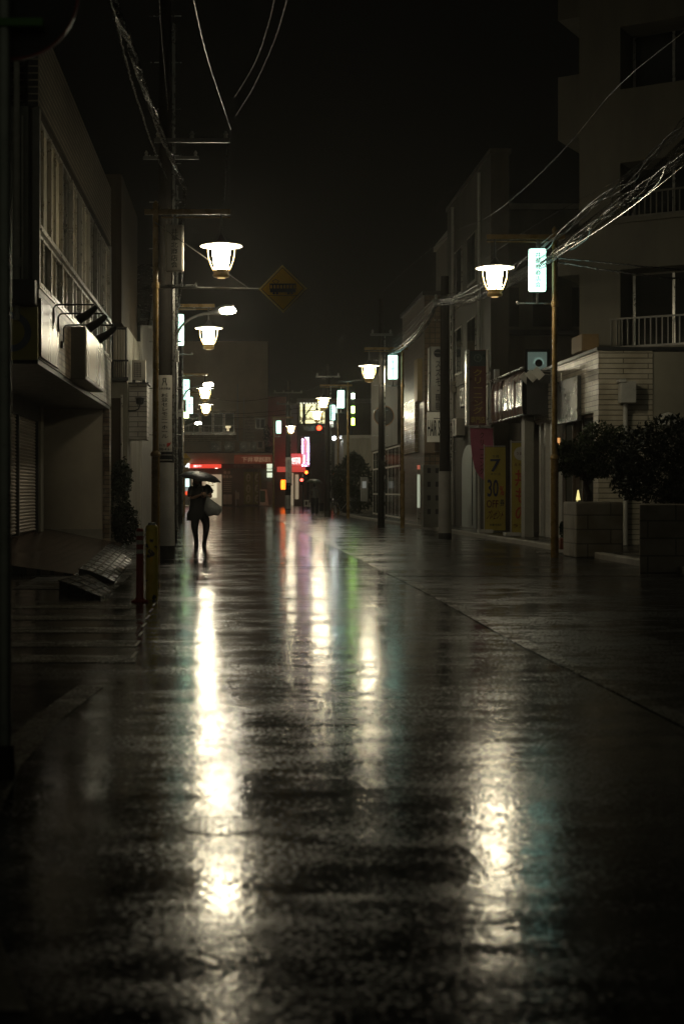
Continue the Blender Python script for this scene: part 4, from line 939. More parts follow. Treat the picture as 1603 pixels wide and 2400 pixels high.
p = MB(); p.tube([(6.05,77,0), (6.0,77,1.2), (5.8,77.6,2.2)], [0.07,0.05,0.02]); p.tube([(6.5,76,0), (6.5,75.8,1.6)], [0.06,0.02]); obj("stem", p, M_bark, t, True)
t = thing("roadside_meter_box", "small grey box with a pale dial window by the dark shrubs", "meter box", at(855,1140,70))
p = MB(); p.pbox(846, 862, 1118, 1175, 70, 70.3); c = obj("case", p, M_grey, t, bevel=0.02)
p = MB(); p.pbox(849, 858, 1128, 1144, 69.97, 69.995); obj("dial", p, emat("dim_dial", (0.7, 0.85, 0.9), 0.10), c)

# ------------------------------------------------------------------ right: shop signs and banners
t = thing("cleaner_sign", "dark vertical lightbox sign with dull yellow lettering and a round emblem, metal edge posts", "shop sign", at(1120,1000,41.5))
p = MB(); p.pbox(1100, 1139, 820, 996, 41.5, 41.75); b = obj("sign_box", p, mat("dark_red_sign", (0.10, 0.025, 0.018), 0.3, 0.2, 2), t)
p = MB(); p.pbox(1093, 1099.5, 819, 998, 41.46, 41.8); obj("edge_post", p, M_alu, t, bevel=0.02)
p = MB(); p.pbox(1139.5, 1146, 819, 998, 41.46, 41.8); obj("edge_post", p, M_alu, t, bevel=0.02)
p = MB(); p.pbox(1101, 1138, 822, 858, 41.485, 41.495); e = obj("emblem_panel", p, mat("dark_teal", (0.03, 0.045, 0.045), 0.3, 0.1), b)
p = MB(); p.ring((PX(1119.5,41.48), PZ(839,41.48)), 0.09, 0.12, 41.475, 41.484, 24); p.disc((PX(1119.5,41.48), PZ(837,41.48)), 0.04, 41.475, 41.484, 16); obj("emblem", p, mat("teal_print", (0.10, 0.13, 0.12), 0.4, 0.1), e)
My = mat("dull_gold_letter", (0.34, 0.25, 0.05), 0.35, 0.1)
letters("lettering", "クリーニング", PX(1119.5,41.5), PZ(918,41.5), 0.29, 1.30, 41.492, My, b, True)
letters("lettering", "専門店", PX(1119.5,41.5), PZ(984,41.5), 0.42, 0.20, 41.492, My, b)
t = thing("vinyl_awning_sign", "glossy pink-brown vinyl-covered box awning reflecting the lamp, over the yellow banners", "awning", (7.3, 36.3, 3.25))
p = MB(); Nn = 26
for i in range(Nn):
    y0 = 36.3 + 4.6*i/Nn; y1 = 36.3 + 4.6*(i+1)/Nn
    w0 = 0.012*math.sin(i*1.7)+0.02*math.sin(i*0.55); w1 = 0.012*math.sin((i+1)*1.7)+0.02*math.sin((i+1)*0.55)
    prof = [(0.0, 3.28), (-0.03, 3.5), (-0.03, 4.1), (0.02, 4.36), (0.12, 4.44)]
    for (a, za), (b_, zb) in zip(prof, prof[1:]):
        p.add([(7.3+a+w0, y0, za), (7.3+a+w1, y1, za), (7.3+b_+w1, y1, zb), (7.3+b_+w0, y0, zb)], [(0,1,2,3)])
obj("vinyl_skin", p, mat("pink_brown_vinyl", (0.21, 0.12, 0.11), 0.16, 0.35, 3, 0.1, 8, coat=0.6, streak=0.2), t, True)
p = MB(); p.box(7.40, 8.2, 36.32, 40.88, 3.26, 4.40); obj("frame_box", p, M_dark, t)
p = MB(); p.cyl((7.28,36.2,4.46), (7.28,41.0,4.46), 0.03, n=10); p.cyl((7.28,36.2,3.25), (7.28,41.0,3.25), 0.03, n=10); obj("edge_tube", p, M_steel, t, True)
tag(obj("shop_pillar", MB().pbox(1229, 1250, 893, 1262, 36.9, 37.35), mat("pale_pillar", (0.26, 0.25, 0.21), 0.55, 0.15, 2, 0.1, 15)), "square grey pillar standing between the second yellow banner and the white jambs", "pillar")
tag(obj("small_lit_box", MB().pbox(1159, 1170, 865, 898, 41.2, 41.4), M_wpanel, bevel=0.02), "small pale box standing on the awning frame beside the dark vertical sign", "box")
def banner(label, px0, px1, py0, py1, Y, m, name="banner_flag"):
    t = thing(name, label, "banner", (PX(px0, Y), Y, 0.115))
    p = MB(); n = 10; X0, X1 = PX(px0, Y), PX(px1, Y); z0, z1 = PZ(py1, Y), PZ(py0, Y)
    for i in range(n):
        za = z0+(z1-z0)*i/n; zb = z0+(z1-z0)*(i+1)/n
        for j in range(6):
            xa = X0+(X1-X0)*j/6; xb = X0+(X1-X0)*(j+1)/6
            f = lambda xx, zz: 0.022*math.sin(zz*3.1+xx*4) + 0.012*math.sin(zz*9+xx*7)
            p.add([(xa, Y+f(xa,za), za), (xb, Y+f(xb,za), za), (xb, Y+f(xb,zb), zb), (xa, Y+f(xa,zb), zb), (xa, Y+f(xa,za)+0.006, za), (xb, Y+f(xb,za)+0.006, za), (xb, Y+f(xb,zb)+0.006, zb), (xa, Y+f(xa,zb)+0.006, zb)], [(0,1,2,3), (7,6,5,4)])
    c = obj("cloth", p, m, t, True)
    p = MB(); p.cyl((X0-0.02, Y+0.03, 0.115), (X0-0.02, Y+0.03, z1+0.08), 0.014, n=8); p.cyl((X0-0.04, Y+0.03, z1+0.03), (X1, Y+0.03, z1+0.03), 0.01, n=8)
    p.box(X0-0.2, X0+0.2, Y-0.15, Y+0.2, 0.115, 0.20)
    obj("flag_pole", p, M_wpanel, t)
    return t, c
Mby = mat("banner_yellow", (0.34, 0.27, 0.04), 0.7, 0.12, 2)
Y = 41.0
t, c = banner("yellow vertical banner offering 30% OFF, nearer the pink pennant", 1136, 1184, 1048, 1243, Y, Mby)
Yl = Y - 0.035
letters("lettering", "毎月", PX(1160,Y), PZ(1070,Y), 0.18, 0.08, Yl, M_inkb, c)
letters("lettering", "7", PX(1160,Y), PZ(1091,Y), 0.30, 0.37, Yl, mat("navy_ink", (0.02, 0.02, 0.06), 0.5, 0.1), c)
letters("lettering", "のつく日", PX(1160,Y), PZ(1111,Y), 0.27, 0.075, Yl, M_inkb, c)
letters("lettering", "30", PX(1154,Y), PZ(1144,Y), 0.32, 0.50, Yl, mat("navy_ink", (0.02, 0.02, 0.06)), c)
letters("lettering", "%", PX(1175,Y), PZ(1150,Y), 0.12, 0.27, Yl, M_red, c)
letters("lettering", "OFF", PX(1153,Y), PZ(1181,Y), 0.34, 0.22, Yl, mat("maroon_ink", (0.10, 0.02, 0.015), 0.5, 0.1), c)
letters("lettering", "券", PX(1176,Y), PZ(1178,Y), 0.13, 0.2, Yl, M_inkb, c)
letters("lettering", "プレゼント", PX(1160,Y), PZ(1206,Y), 0.46, 0.27, Yl, mat("maroon_ink", (0.10, 0.02, 0.015)), c, skew=0.35)
letters("lettering", "先着70名様", PX(1161,Y), PZ(1230,Y), 0.36, 0.065, Yl, M_inkb, c)
Y = 38.2
t, c = banner("yellow vertical banner with large red characters, partly behind the square pillar", 1199, 1247, 1038, 1250, Y, Mby)
Yl = Y - 0.035
p = MB(); p.disc((PX(1219,Y), PZ(1063,Y)), 0.18, Yl, Yl+0.005, 24); o = obj("white_roundel", p, mat("roundel_white", (0.45, 0.42, 0.40), 0.6, 0.1), c)
letters("lettering", "うまい", PX(1219,Y), PZ(1063,Y), 0.22, 0.08, Yl-0.006, mat("maroon_ink", (0.10, 0.02, 0.015)), o)
letters("lettering", "えらべる", PX(1222,Y), PZ(1089,Y), 0.42, 0.08, Yl, mat("maroon_ink", (0.10, 0.02, 0.015)), c)
letters("lettering", "丼もの", PX(1220,Y), PZ(1160,Y), 0.34, 1.35, Yl, mat("banner_red", (0.34, 0.05, 0.02), 0.6, 0.1), c, True)
letters("lettering", "ランチ", PX(1221,Y), PZ(1232,Y), 0.44, 0.10, Yl, mat("maroon_ink", (0.10, 0.02, 0.015)), c)
# pink pennant
t = thing("pink_pennant", "curved pink feather flag hanging behind the first yellow banner", "banner", (PX(1125,42.2), 42.2, 1.5))
Y = 42.2
pts = [(1101,1004),(1103,1040),(1106,1070),(1112,1098),(1122,1115),(1136,1128),(1152,1135),(1155,1060),(1155,1004)]
p = MB(); p.prism([(PX(a,Y), PZ(b_,Y)) for a, b_ in pts], Y, Y+0.012); c = obj("cloth", p, mat("pink_cloth", (0.40, 0.10, 0.17), 0.6, 0.15, 3), t)
letters("lettering", "クリーニング", PX(1129,Y), PZ(1062,Y), 0.14, 1.25, Y-0.008, mat("maroon_ink", (0.10, 0.02, 0.015)), c, True)
p = MB(); p.cyl(at(1156,1000,Y+0.03), at(1156,1255,Y+0.03), 0.015, n=8); p.cyl(at(1098,1003,Y+0.03), at(1157,1003,Y+0.03), 0.012, n=8); obj("flag_pole", p, M_wpanel, t, True)

# ------------------------------------------------------------------ right: planters and trees
Mblk = brickmat("concrete_block", (0.33,0.30,0.24), (0.30,0.27,0.22), (0.16,0.145,0.12), 0.9, 0.28, 0.014, 0.55, offset=0.5, bump=0.8)
tag(obj("block_planter", MB().box(6.62, 7.55, 27.8, 28.9, 0.0, 1.10), Mblk, bevel=0.04), "concrete block planter with rounded corners holding the bonsai-like tree", "planter")
tag(obj("block_wall_planter", MB().add([(6.42,22.7,0),(12,22.7,0),(12,26.2,0),(7.45,26.2,0),(6.42,22.7,1.1),(12,22.7,1.1),(12,26.2,1.1),(7.45,26.2,1.1)], [(0,3,2,1),(4,5,6,7),(0,1,5,4),(1,2,6,5),(2,3,7,6),(3,0,4,7)]), Mblk, bevel=0.02), "long concrete block planter wall at the right edge under the big bush", "planter")
t = thing("pruned_tree", "small tree with a bent trunk and flat dark crown growing from the block planter", "tree", (PX(1375,28.3), 28.3, 1.1))
p = MB(); Yt = 28.3
p.tube([at(1378,1182,Yt), at(1380,1160,Yt), at(1372,1140,Yt), at(1369,1122,Yt), at(1376,1105,Yt), at(1392,1085,Yt)], [0.07,0.06,0.05,0.045,0.04,0.02], 9)
p.tube([at(1372,1140,Yt), at(1390,1118,Yt+0.2), at(1420,1095,Yt+0.3)], [0.04,0.03,0.015], 7); p.tube([at(1369,1122,Yt), at(1345,1100,Yt), at(1328,1080,Yt)], [0.035,0.025,0.012], 7)
obj("trunk", p, M_bark, t, True)
def cl(px, py, Y, rx, ry, rz): return (tuple(at(px, py, Y)), rx, ry, rz)
obj("crown", leaf_mb([cl(1365,1065,28.3,.42,.5,.36), cl(1335,1085,28.2,.30,.4,.26), cl(1400,1030,28.4,.42,.55,.36), cl(1430,1070,28.5,.40,.5,.42), cl(1385,1100,28.2,.40,.4,.20), cl(1455,1040,28.6,.4,.5,.36), cl(1325,1055,28.3,.18,.3,.2)], 7500, 0.045, 12), M_leaf, t)
t = thing("spreading_bush", "large dark bush filling the long planter at the right edge", "bush", (8.3, 24.5, 1.1))
obj("crown", leaf_mb([cl(1500,1060,25,.42,.7,.45), cl(1560,1030,25,.5,.7,.45), cl(1610,1060,24.6,.5,.7,.6), cl(1485,1125,24.8,.36,.6,.36), cl(1550,1130,24.4,.5,.6,.4), cl(1605,1150,24,.45,.5,.3), cl(1470,1095,25,.26,.5,.26), cl(1650,1040,25,.6,.8,.7)], 9500, 0.048, 15), M_leaf2, t)
p = MB(); p.tube([(7.7,24.9,1.05), (7.75,24.9,1.5), (7.6,24.9,1.9)], [0.05,0.04,0.02]); p.tube([(8.3,24.6,1.05), (8.2,24.6,1.6), (8.4,24.7,2.2)], [0.06,0.04,0.02]); obj("trunk", p, M_bark, t, True)
t = thing("door_shrub", "low shrub in a red box beside the shop door behind the planter", "shrub", (PX(1330,29.5), 29.5, 0.115))
p = MB(); p.pbox(1312, 1346, 1262, 1288, 29.4, 29.9); obj("pot", p, mat("red_planter", (0.20, 0.06, 0.03), 0.5, 0.2), t, bevel=0.02)
obj("foliage", leaf_mb([cl(1328,1248,29.6,.16,.2,.16), cl(1322,1235,29.6,.1,.15,.12)], 700, 0.035, 20), M_leaf, t)
# ------------------------------------------------------------------ far end: building facing down the street
Y = 122.0
B = thing("corner_shop_building", "brown rendered building closing the street, red shop fascia and bank corner below upstairs windows", "building", (PX(480,Y), Y, 0))
Mfar = mat("far_render", (0.50, 0.40, 0.28), 0.7, 0.2, 0.25, 0.1, 6)
p = MB(); p.pbox(330, 628, 800, 1062, Y+1.6, Y+14); obj("upper_wall", p, Mfar, B)
p = MB(); p.pbox(330, 640, 1085, 1187, Y+1.0, Y+14); obj("lower_wall", p, M_plaster_d, B)
p = MB(); p.pbox(330, 642, 1062, 1086, Y, Y+1.55); obj("canopy", p, mat("beige_canopy", (0.52, 0.44, 0.31), 0.6, 0.15, 0.8), B)
p = MB(); p.pbox(330, 644, 1059, 1062, Y-0.05, Y+1.6); obj("canopy_edge", p, M_dark, B)
Msid = brickmat("far_siding", (0.60,0.50,0.35), (0.56,0.46,0.33), (0.2,0.16,0.11), 8, 0.16, 0.02, 0.5)
p = MB(); p.pbox(424, 560, 960, 1036, Y+1.4, Y+1.59); obj("siding", p, Msid, B)
for px0, px1 in ((432, 468), (472, 498), (501, 524), (527, 549)):
    p = MB(); YY = Y+1.25
    p.pbox(px0, px0+1.6, 968, 1014, YY, YY+0.14); p.pbox(px1-1.6, px1, 968, 1014, YY, YY+0.14); p.pbox(px0+1.6, px1-1.6, 968, 970, YY, YY+0.14); p.pbox(px0+1.6, px1-1.6, 1012, 1014, YY, YY+0.14)
    w = obj("window", p, M_alu, B)
    p = MB(); p.pbox(px0+1.6, px1-1.6, 970, 1012, YY+0.06, YY+0.1); obj("pane", p, mat("far_glass", (0.13, 0.13, 0.10), 0.08, 0.2, 0.5, rvar=0.03), w)
p = MB(); YY = Y+0.9
p.pbox(425, 553, 1015, 1019, YY, YY+0.5); p.pbox(430, 550, 997, 998.2, YY, YY+0.05)
for k in range(11): p.pbox(431+k*11.8, 431.8+k*11.8, 998, 1015, YY, YY+0.04)
obj("sill_rail", p, M_alu, B)
p = MB(); p.pbox(424, 556, 957, 961, Y+0.9, Y+1.4); obj("window_hood", p, Mfar, B)
p = MB(); p.pbox(575, 596, 975, 1040, Y+1.45, Y+1.59); obj("louvre_panel", p, brickmat("far_louvre", (0.62,0.52,0.38), (0.58,0.48,0.35), (0.12,0.10,0.07), 8, 0.13, 0.03, 0.5), B)
p = MB(); p.pbox(599, 622, 980, 1006, Y+1.48, Y+1.59); w = obj("window", p, M_alu, B)
p = MB(); p.pbox(600.5, 609.5, 982, 1003, Y+1.45, Y+1.475); p.pbox(611, 620.5, 982, 1003, Y+1.45, Y+1.475); obj("pane", p, M_glass, w)
p = MB(); p.pbox(556, 558.5, 900, 1035, Y+1.3, Y+1.45); p.pbox(571, 573, 930, 1038, Y+1.3, Y+1.45); obj("downpipe", p, M_wpanel, B)
p = MB(); p.pbox(529, 541, 997, 1003, Y+1.27, Y+1.30); p.pbox(532, 538, 1003, 1010, Y+1.27, Y+1.30); obj("window_glint", p, emat("window_glint_glow", (1.0, 0.80, 0.45), 0.9), B)  # glowing shape in front of the pane, painted in as a reflection glint
# red fascia, faint emission painting in light from its surroundings
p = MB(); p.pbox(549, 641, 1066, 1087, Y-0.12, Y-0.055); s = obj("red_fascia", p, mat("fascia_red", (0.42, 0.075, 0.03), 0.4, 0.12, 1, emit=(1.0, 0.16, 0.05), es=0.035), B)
letters("lettering", "下井草", PX(587,Y), PZ(1077,Y), 1.5, 0.46, Y-0.13, mat("fascia_letter", (0.75, 0.55, 0.38), 0.5, 0.05, emit=(1.0, 0.62, 0.36), es=0.16), s)  # letters emit a little to paint in the surrounding light
letters("lettering", "歯科医院", PX(621,Y), PZ(1077,Y), 1.0, 0.46, Y-0.13, mat("fascia_letter", (0.75, 0.55, 0.38)), s)
p = MB(); p.pbox(526, 632, 1088, 1098, Y+0.4, Y+0.95); s2 = obj("dark_fascia", p, mat("dark_red_fascia", (0.16, 0.04, 0.03), 0.5, 0.1), B)
letters("lettering", "不動産のご相談", PX(580,Y), PZ(1093,Y), 2.4, 0.26, Y+0.39, mat("fascia_letter_dim", (0.3, 0.2, 0.15), 0.5, 0.05), s2)
# bank corner
p = MB(); p.pbox(445, 519, 1088, 1097, Y-0.35, Y-0.06); s = obj("lit_red_sign", p, emat("lit_red", (1.0, 0.05, 0.025), 0.9), B)
letters("lettering", "ATM コーナー", PX(464,Y), PZ(1092.5,Y), 0.72, 0.18, Y-0.36, emat("white_neon", (1, 0.9, 0.85), 2.2), s)
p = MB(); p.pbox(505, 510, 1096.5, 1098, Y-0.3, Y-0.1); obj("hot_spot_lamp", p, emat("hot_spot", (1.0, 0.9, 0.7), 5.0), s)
p = MB(); p.pbox(438, 444.5, 1086, 1097, Y-0.36, Y-0.06); p.pbox(431, 437.5, 1091, 1095, Y-0.36, Y-0.06); obj("lit_white_sign", p, emat("white_sign_glow", (1.0, 1.0, 0.92), 1.5), B)
p = MB(); p.pbox(428, 520, 1112, 1187, Y+0.93, Y+0.99); f = obj("lit_interior", p, emat("atm_interior", (1.0, 0.84, 0.52), 0.22), B)
p = MB(); p.pbox(492, 508, 1124, 1166, Y+0.86, Y+0.92); o = obj("lit_poster", p, emat("poster_glow", (1.0, 0.90, 0.58), 0.8), f)
p = MB()
for k in range(7): p.pbox(494+(k%2)*3, 498+(k%3)*2, 1128+k*4.2, 1130+k*4.2, Y+0.845, Y+0.858)
obj("poster_marks", p, M_brown, o)
p = MB(); p.pbox(484, 487.5, 1122, 1140, Y+0.86, Y+0.92); obj("lit_slot", p, emat("poster_glow", (1.0, 0.92, 0.62)), f)
t = thing("vending_machine", "lit vending machine with a pale window and red lower panel behind the woman", "vending machine", (PX(438,120.5), 120.5, 0))
p = MB(); p.pbox(428, 450, 1116, 1184, 120.5, 121.3); o = obj("cabinet", p, M_white, t)
p = MB(); p.pbox(431, 444, 1122, 1141, 120.47, 120.495); obj("lit_window", p, emat("vend_window", (0.75, 1.0, 0.95), 1.4), o)
p = MB(); p.pbox(431, 445, 1144, 1151, 120.47, 120.495); obj("can_row", p, emat("vend_strip", (0.7, 0.8, 0.75), 0.35), o)
p = MB(); p.pbox(430, 446, 1152, 1159, 120.45, 120.495); obj("red_panel", p, emat("vend_red", (1.0, 0.08, 0.02), 1.3), o)
# shopfront details
p = MB(); p.pbox(523, 544, 1100, 1157, Y+0.9, Y+0.99); o = obj("notice_panel", p, mat("notice_dark", (0.13, 0.11, 0.07), 0.5, 0.2), B)
p = MB()
for (a, b_) in ((528,1107),(537,1107),(525.5,1117),(533,1117),(541,1117)): p.disc((PX(a,Y), PZ(b_,Y)), 0.13, Y+0.88, Y+0.898, 16)
obj("round_photo", p, mat("photo_tone", (0.45, 0.38, 0.26), 0.5, 0.3, 20), o)
p = MB()
for k in range(6): p.pbox(524, 543, 1128+k*4.6, 1129.5+k*4.6, Y+0.885, Y+0.898)
obj("notice_lines", p, mat("photo_tone", (0.45, 0.38, 0.26)), o)
p = MB(); p.pbox(523, 532.6, 1159, 1182, Y+0.85, Y+0.99); p.pbox(533.4, 544, 1159, 1182, Y+0.85, Y+0.99); obj("shutter_doors", p, mat("far_cream_door", (0.50, 0.42, 0.31), 0.5, 0.1), B)
Mgrn = mat("green_poster", (0.20, 0.21, 0.05), 0.5, 0.15)
for px0, px1 in ((572, 594), (596, 612)):
    p = MB(); p.pbox(px0, px1, 1106, 1182, Y+0.88, Y+0.99); o = obj("green_door_poster", p, Mgrn, B)
    for b_ in (1119, 1145, 1169):
        p = MB(); cxx, czz = PX((px0+px1)/2-0.5,Y), PZ(b_,Y)
        p.prism([(cxx+0.20*math.cos(2*PI*k/20), czz+0.36*math.sin(2*PI*k/20)) for k in range(20)], Y+0.86, Y+0.878); q = obj("oval_portrait", p, mat("oval_cream", (0.50, 0.46, 0.30), 0.5, 0.1), o)
        p = MB(); p.ring((cxx+0.03, czz+0.10), 0.0, 0.085, Y+0.85, Y+0.858, 14); p.prism([(cxx-0.10,czz-0.24),(cxx+0.13,czz-0.24),(cxx+0.09,czz-0.02),(cxx-0.05,czz-0.02)], Y+0.85, Y+0.858); obj("portrait_shape", p, Mgrn, q)
p = MB(); p.pbox(605, 608.5, 1096, 1187, Y+0.55, Y+0.65); p.pbox(546, 570, 1100, 1187, Y+0.95, Y+0.99); obj("pillar", p, M_brown, B)
p = MB(); p.pbox(626, 640, 1086, 1098, Y+0.3, Y+0.6); p.pbox(626, 640, 1100, 1104, Y+0.3, Y+0.5); p.pbox(626, 640, 1108, 1119, Y+0.8, Y+0.9); obj("lit_notice", p, emat("notice_glow", (0.9, 1.0, 0.72), 0.9), B)
p = MB(); p.pbox(626, 641, 1130, 1186, Y+0.5, Y+0.9); obj("side_counter", p, M_grey, B)
B2 = thing("pink_side_building", "dull pink and grey walled building right of the closing building", "building", (PX(650,Y), Y+3, 0))
p = MB(); p.pbox(629, 672, 930, 1187, Y+3, Y+14); obj("pink_wall", p, mat("pink_render", (0.34, 0.15, 0.13), 0.6, 0.2, 0.5), B2)
p = MB(); p.pbox(672.3, 696, 950, 1062, Y+2.9, Y+14); obj("grey_blue_wall", p, mat("blue_grey_render", (0.22, 0.23, 0.26), 0.6, 0.15, 0.5), B2)
p = MB(); p.pbox(629, 716, 1096, 1190, Y+2.8, Y+2.98); obj("eatery_front", p, M_plaster_d, B2)
p = MB(); p.pbox(681, 688, 1108, 1185, Y+2.7, Y+2.79); p.pbox(692, 700, 1112, 1170, Y+2.7, Y+2.79); obj("lit_window", p, emat("eatery_window", (0.95, 0.8, 0.5), 0.25), B2)
p = MB(); p.pbox(650, 716, 1094, 1106, Y+2.0, Y+2.75); obj("red_awning", p, emat("awning_red", (1.0, 0.05, 0.03), 0.4), B2)
# red eatery sign with bulbs
t = thing("eatery_sign", "L-shaped red eatery sign, white characters and blue-white bulbs around its upright part", "shop sign", (PX(700,Y+1.5), Y+1.5, PZ(1092,Y+1.5)))
YY = Y+1.5
p = MB(); p.pbox(682, 709, 1063, 1093, YY, YY+0.5); b = obj("sign_board", p, emat("eatery_red", (1.0, 0.06, 0.05), 0.6), t)
p = MB(); p.pbox(707, 725, 1028, 1093, YY-0.3, YY+0.4); b2 = obj("upright_board", p, emat("eatery_red_upright", (1.0, 0.10, 0.13), 0.6), t)
Mwn = emat("white_neon", (1, 0.9, 0.85), 2.2)
letters("lettering", "餃子酒場", PX(693,YY), PZ(1080,YY), 0.80, 0.62, YY-0.01, Mwn, b)
letters("lettering", "営業中", PX(712.5,YY), PZ(1077,YY), 0.22, 0.80, YY-0.315, Mwn, b2, True)
letters("lettering", "ぎょうざ", PX(717,YY), PZ(1046,YY), 0.22, 0.95, YY-0.315, mat("pale_cream_letter", (0.9,0.8,0.5), 0.5, 0.05, emit=(1.0,0.8,0.4), es=0.6), b2, True)
Mbd = emat("bulb_blue_white", (0.50, 0.52, 1.0), 26.0)
pos = [(708.5, 1031+k*7.2) for k in range(5)] + [(722.5, 1033+k*6.6) for k in range(9)] + [(716, 1092), (709, 1091)]
for a, b_ in pos:
    p = MB(); p.ico((PX(a,YY), YY-0.34, PZ(b_,YY)), 0.052, 1); obj("bulb", p, Mbd, b2)
p = MB(); p.prism([(PX(713,YY), PZ(1025,YY)), (PX(726,YY), PZ(1025,YY)), (PX(719.5,YY), PZ(1031,YY))], YY-0.3, YY-0.1); obj("lit_arrow", p, emat("arrow_glow", (0.75, 0.85, 1.0), 2.2), t)
p = MB(); p.tube([at(690,1026,YY), at(702,1023,YY), at(716,1024.5,YY)], 0.03); obj("stay_rod", p, M_steel, t)
for px, w, lb in ((661, 0.10, "left, slimmer of the two orange paper lanterns by the eatery"), (667, 0.17, "right, fuller of the two orange paper lanterns by the eatery")):
    Yq = 118.0
    t = thing("paper_lantern", lb, "lantern", at(px,1140,Yq), "orange paper lanterns")
    c0 = at(px,1136,Yq)
    p = MB(); p.lathe(c0, [(w*0.5,-0.40),(w*0.95,-0.30),(w*1.05,0),(w*0.95,0.30),(w*0.5,0.40)], 14); obj("paper_body", p, emat("lantern_orange", (1.0, 0.15, 0.008), 5.0), t, True)
    p = MB(); p.lathe(c0, [(w*0.45,0.40),(w*0.45,0.46)], 12); p.lathe(c0, [(w*0.45,-0.46),(w*0.45,-0.40)], 12); p.cyl(c0+Vector((0,0,0.46)), c0+Vector((0,0,0.85)), 0.012, n=6); obj("rim", p, M_black, t)

# air conditioners on the canopy ledge
zl = PZ(1059, Y+0.4)
lab = ["leftmost round-fan air conditioner on the canopy ledge", "second round-fan air conditioner on the canopy ledge", "third air conditioner on the ledge with a large oval grille", "narrow dark-sided air conditioner wedged between the third and the raised one"]
for k, (px, w) in enumerate(((506, 0.86), (539, 0.84), (574, 0.9), (596, 0.42))):
    ac(lab[k], w, 0.82, 0.42, (PX(px,Y+0.4), Y+0.4+0.02*k, zl))
ac("square-grilled white air conditioner raised on splayed legs at the ledge end", 0.66, 0.66, 0.36, (PX(611,Y+0.3), Y+0.28, zl), fan=False, stand=True, cols=mat("ac_casing_pale", (0.66, 0.62, 0.54), 0.4, 0.1))
t = thing("potted_climber", "dark straggly climber hanging beside the raised air conditioner", "plant", at(627,1050,Y+0.6))
obj("foliage", leaf_mb([(tuple(at(628,1035,Y+0.7)), .45, .3, .7), (tuple(at(625,1015,Y+0.7)), .3, .2, .7), (tuple(at(630,1055,Y+0.5)), .35, .3, .3)], 800, 0.09, 31), M_leaf2, t)
# a-board stand, counter posts
t = thing("pavement_board", "cream a-frame pavement board with a green panel before the green doors", "pavement sign", (PX(617,119), 119, 0))
p = MB(); YY = 119.0; p.prism([(PX(609,YY), 0.02), (PX(630,YY), 0.02), (PX(625,YY), PZ(1147,YY)), (PX(610,YY), PZ(1147,YY))], YY, YY+0.12); o = obj("board", p, M_white, t)
p = MB(); p.pbox(610.5, 622, 1150, 1177, YY-0.012, YY-0.002); obj("green_panel", p, mat("green_chalk", (0.05, 0.14, 0.07), 0.5, 0.2), o)
p = MB(); p.pbox(607, 634, 1183.5, 1186, YY-0.1, YY+0.25); obj("foot_bar", p, M_wpanel, t)
t = thing("notice_stand", "thin post with a small cream notice left of the green doors", "notice stand", (PX(554,119), 119, 0))
p = MB(); p.pbox(552, 555, 1150, 1186, 119.03, 119.1); obj("post", p, M_wpanel, t)
p = MB(); p.pbox(551.5, 561, 1154, 1170, 119.0, 119.03); obj("notice_plate", p, mat("far_cream_door", (0.50, 0.42, 0.31)), t)
t = thing("crossing_post", "slim brown post at the edge of the forecourt right of the a-frame board", "post", (PX(641,114), 114, 0))
p = MB(); p.cyl((PX(641,114),114,0), (PX(641,114),114,PZ(985,114)), 0.10, 0.07, 14); obj("pole", p, M_mustard, t, True)
p = MB(); p.box(PX(641,114)-0.12, PX(641,114)+0.12, 113.85, 113.9, PZ(1100,114), PZ(1095,114)); obj("plate", p, M_white, t)
# bicycle
def bicycle(label, x0, y, s=1.0):
    t = thing("bicycle", label, "bicycle", (x0, y, 0))
    def wheel(cx):
        p = MB(); pts = [(cx+0.33*math.cos(2*PI*k/24), y, 0.33+0.33*math.sin(2*PI*k/24)) for k in range(25)]; p.tube(pts, 0.022, 6); w = obj("wheel", p, M_black, t, True)
        p = MB()
        for k in range(12): p.bar((cx, y, 0.33), (cx+0.32*math.cos(PI*k/6), y, 0.33+0.32*math.sin(PI*k/6)), 0.004)
        obj("spokes", p, M_steel, w)
    wheel(x0-0.53); wheel(x0+0.53)
    p = MB(); bb = (x0-0.05, y, 0.30); st = (x0-0.22, y, 0.72); hd_ = (x0+0.36, y, 0.78)
    p.tube([bb, st], 0.018); p.tube([bb, hd_], 0.022); p.tube([bb, (x0-0.53,y,0.33)], 0.012); p.tube([st, (x0-0.53,y,0.33)], 0.012); p.tube([hd_, (x0+0.40,y,0.62), (x0+0.53,y,0.33)], 0.014); p.tube([hd_, (x0+0.33,y,0.98)], 0.014)
    obj("frame", p, M_steel, t, True)
    p = MB(); p.ico((x0-0.25, y, 0.80), 0.12, 2, (1.1, 0.7, 0.35)); p.cyl((x0-0.22,y,0.70), (x0-0.25,y,0.79), 0.014); obj("saddle", p, M_black, t, True)
    p = MB(); p.tube([(x0+0.2, y-0.26, 0.98), (x0+0.33, y-0.14, 1.0), (x0+0.33, y+0.14, 1.0), (x0+0.2, y+0.26, 0.98)], 0.014); obj("handlebar", p, M_black, t, True)
    p = MB(); p.box(x0+0.42, x0+0.70, y-0.16, y+0.16, 0.80, 0.815); 
    for k in range(6):
        for zz in (0.80, 0.90, 1.0): p.bar((x0+0.42, y-0.16, zz), (x0+0.70, y-0.16, zz), 0.008)
        p.bar((x0+0.42+k*0.056, y-0.16, 0.80), (x0+0.42+k*0.056, y-0.16, 1.0), 0.006); p.bar((x0+0.42, y-0.16+k*0.064, 0.80), (x0+0.42, y-0.16+k*0.064, 1.0), 0.006)
    obj("basket", p, M_steel, t)
bicycle("bicycle parked before the lit vending machine beside the woman", PX(436,113), 113.0)
bicycle("bicycle leaning in the dark by the roadside shrubs", PX(800,73.6), 73.4)

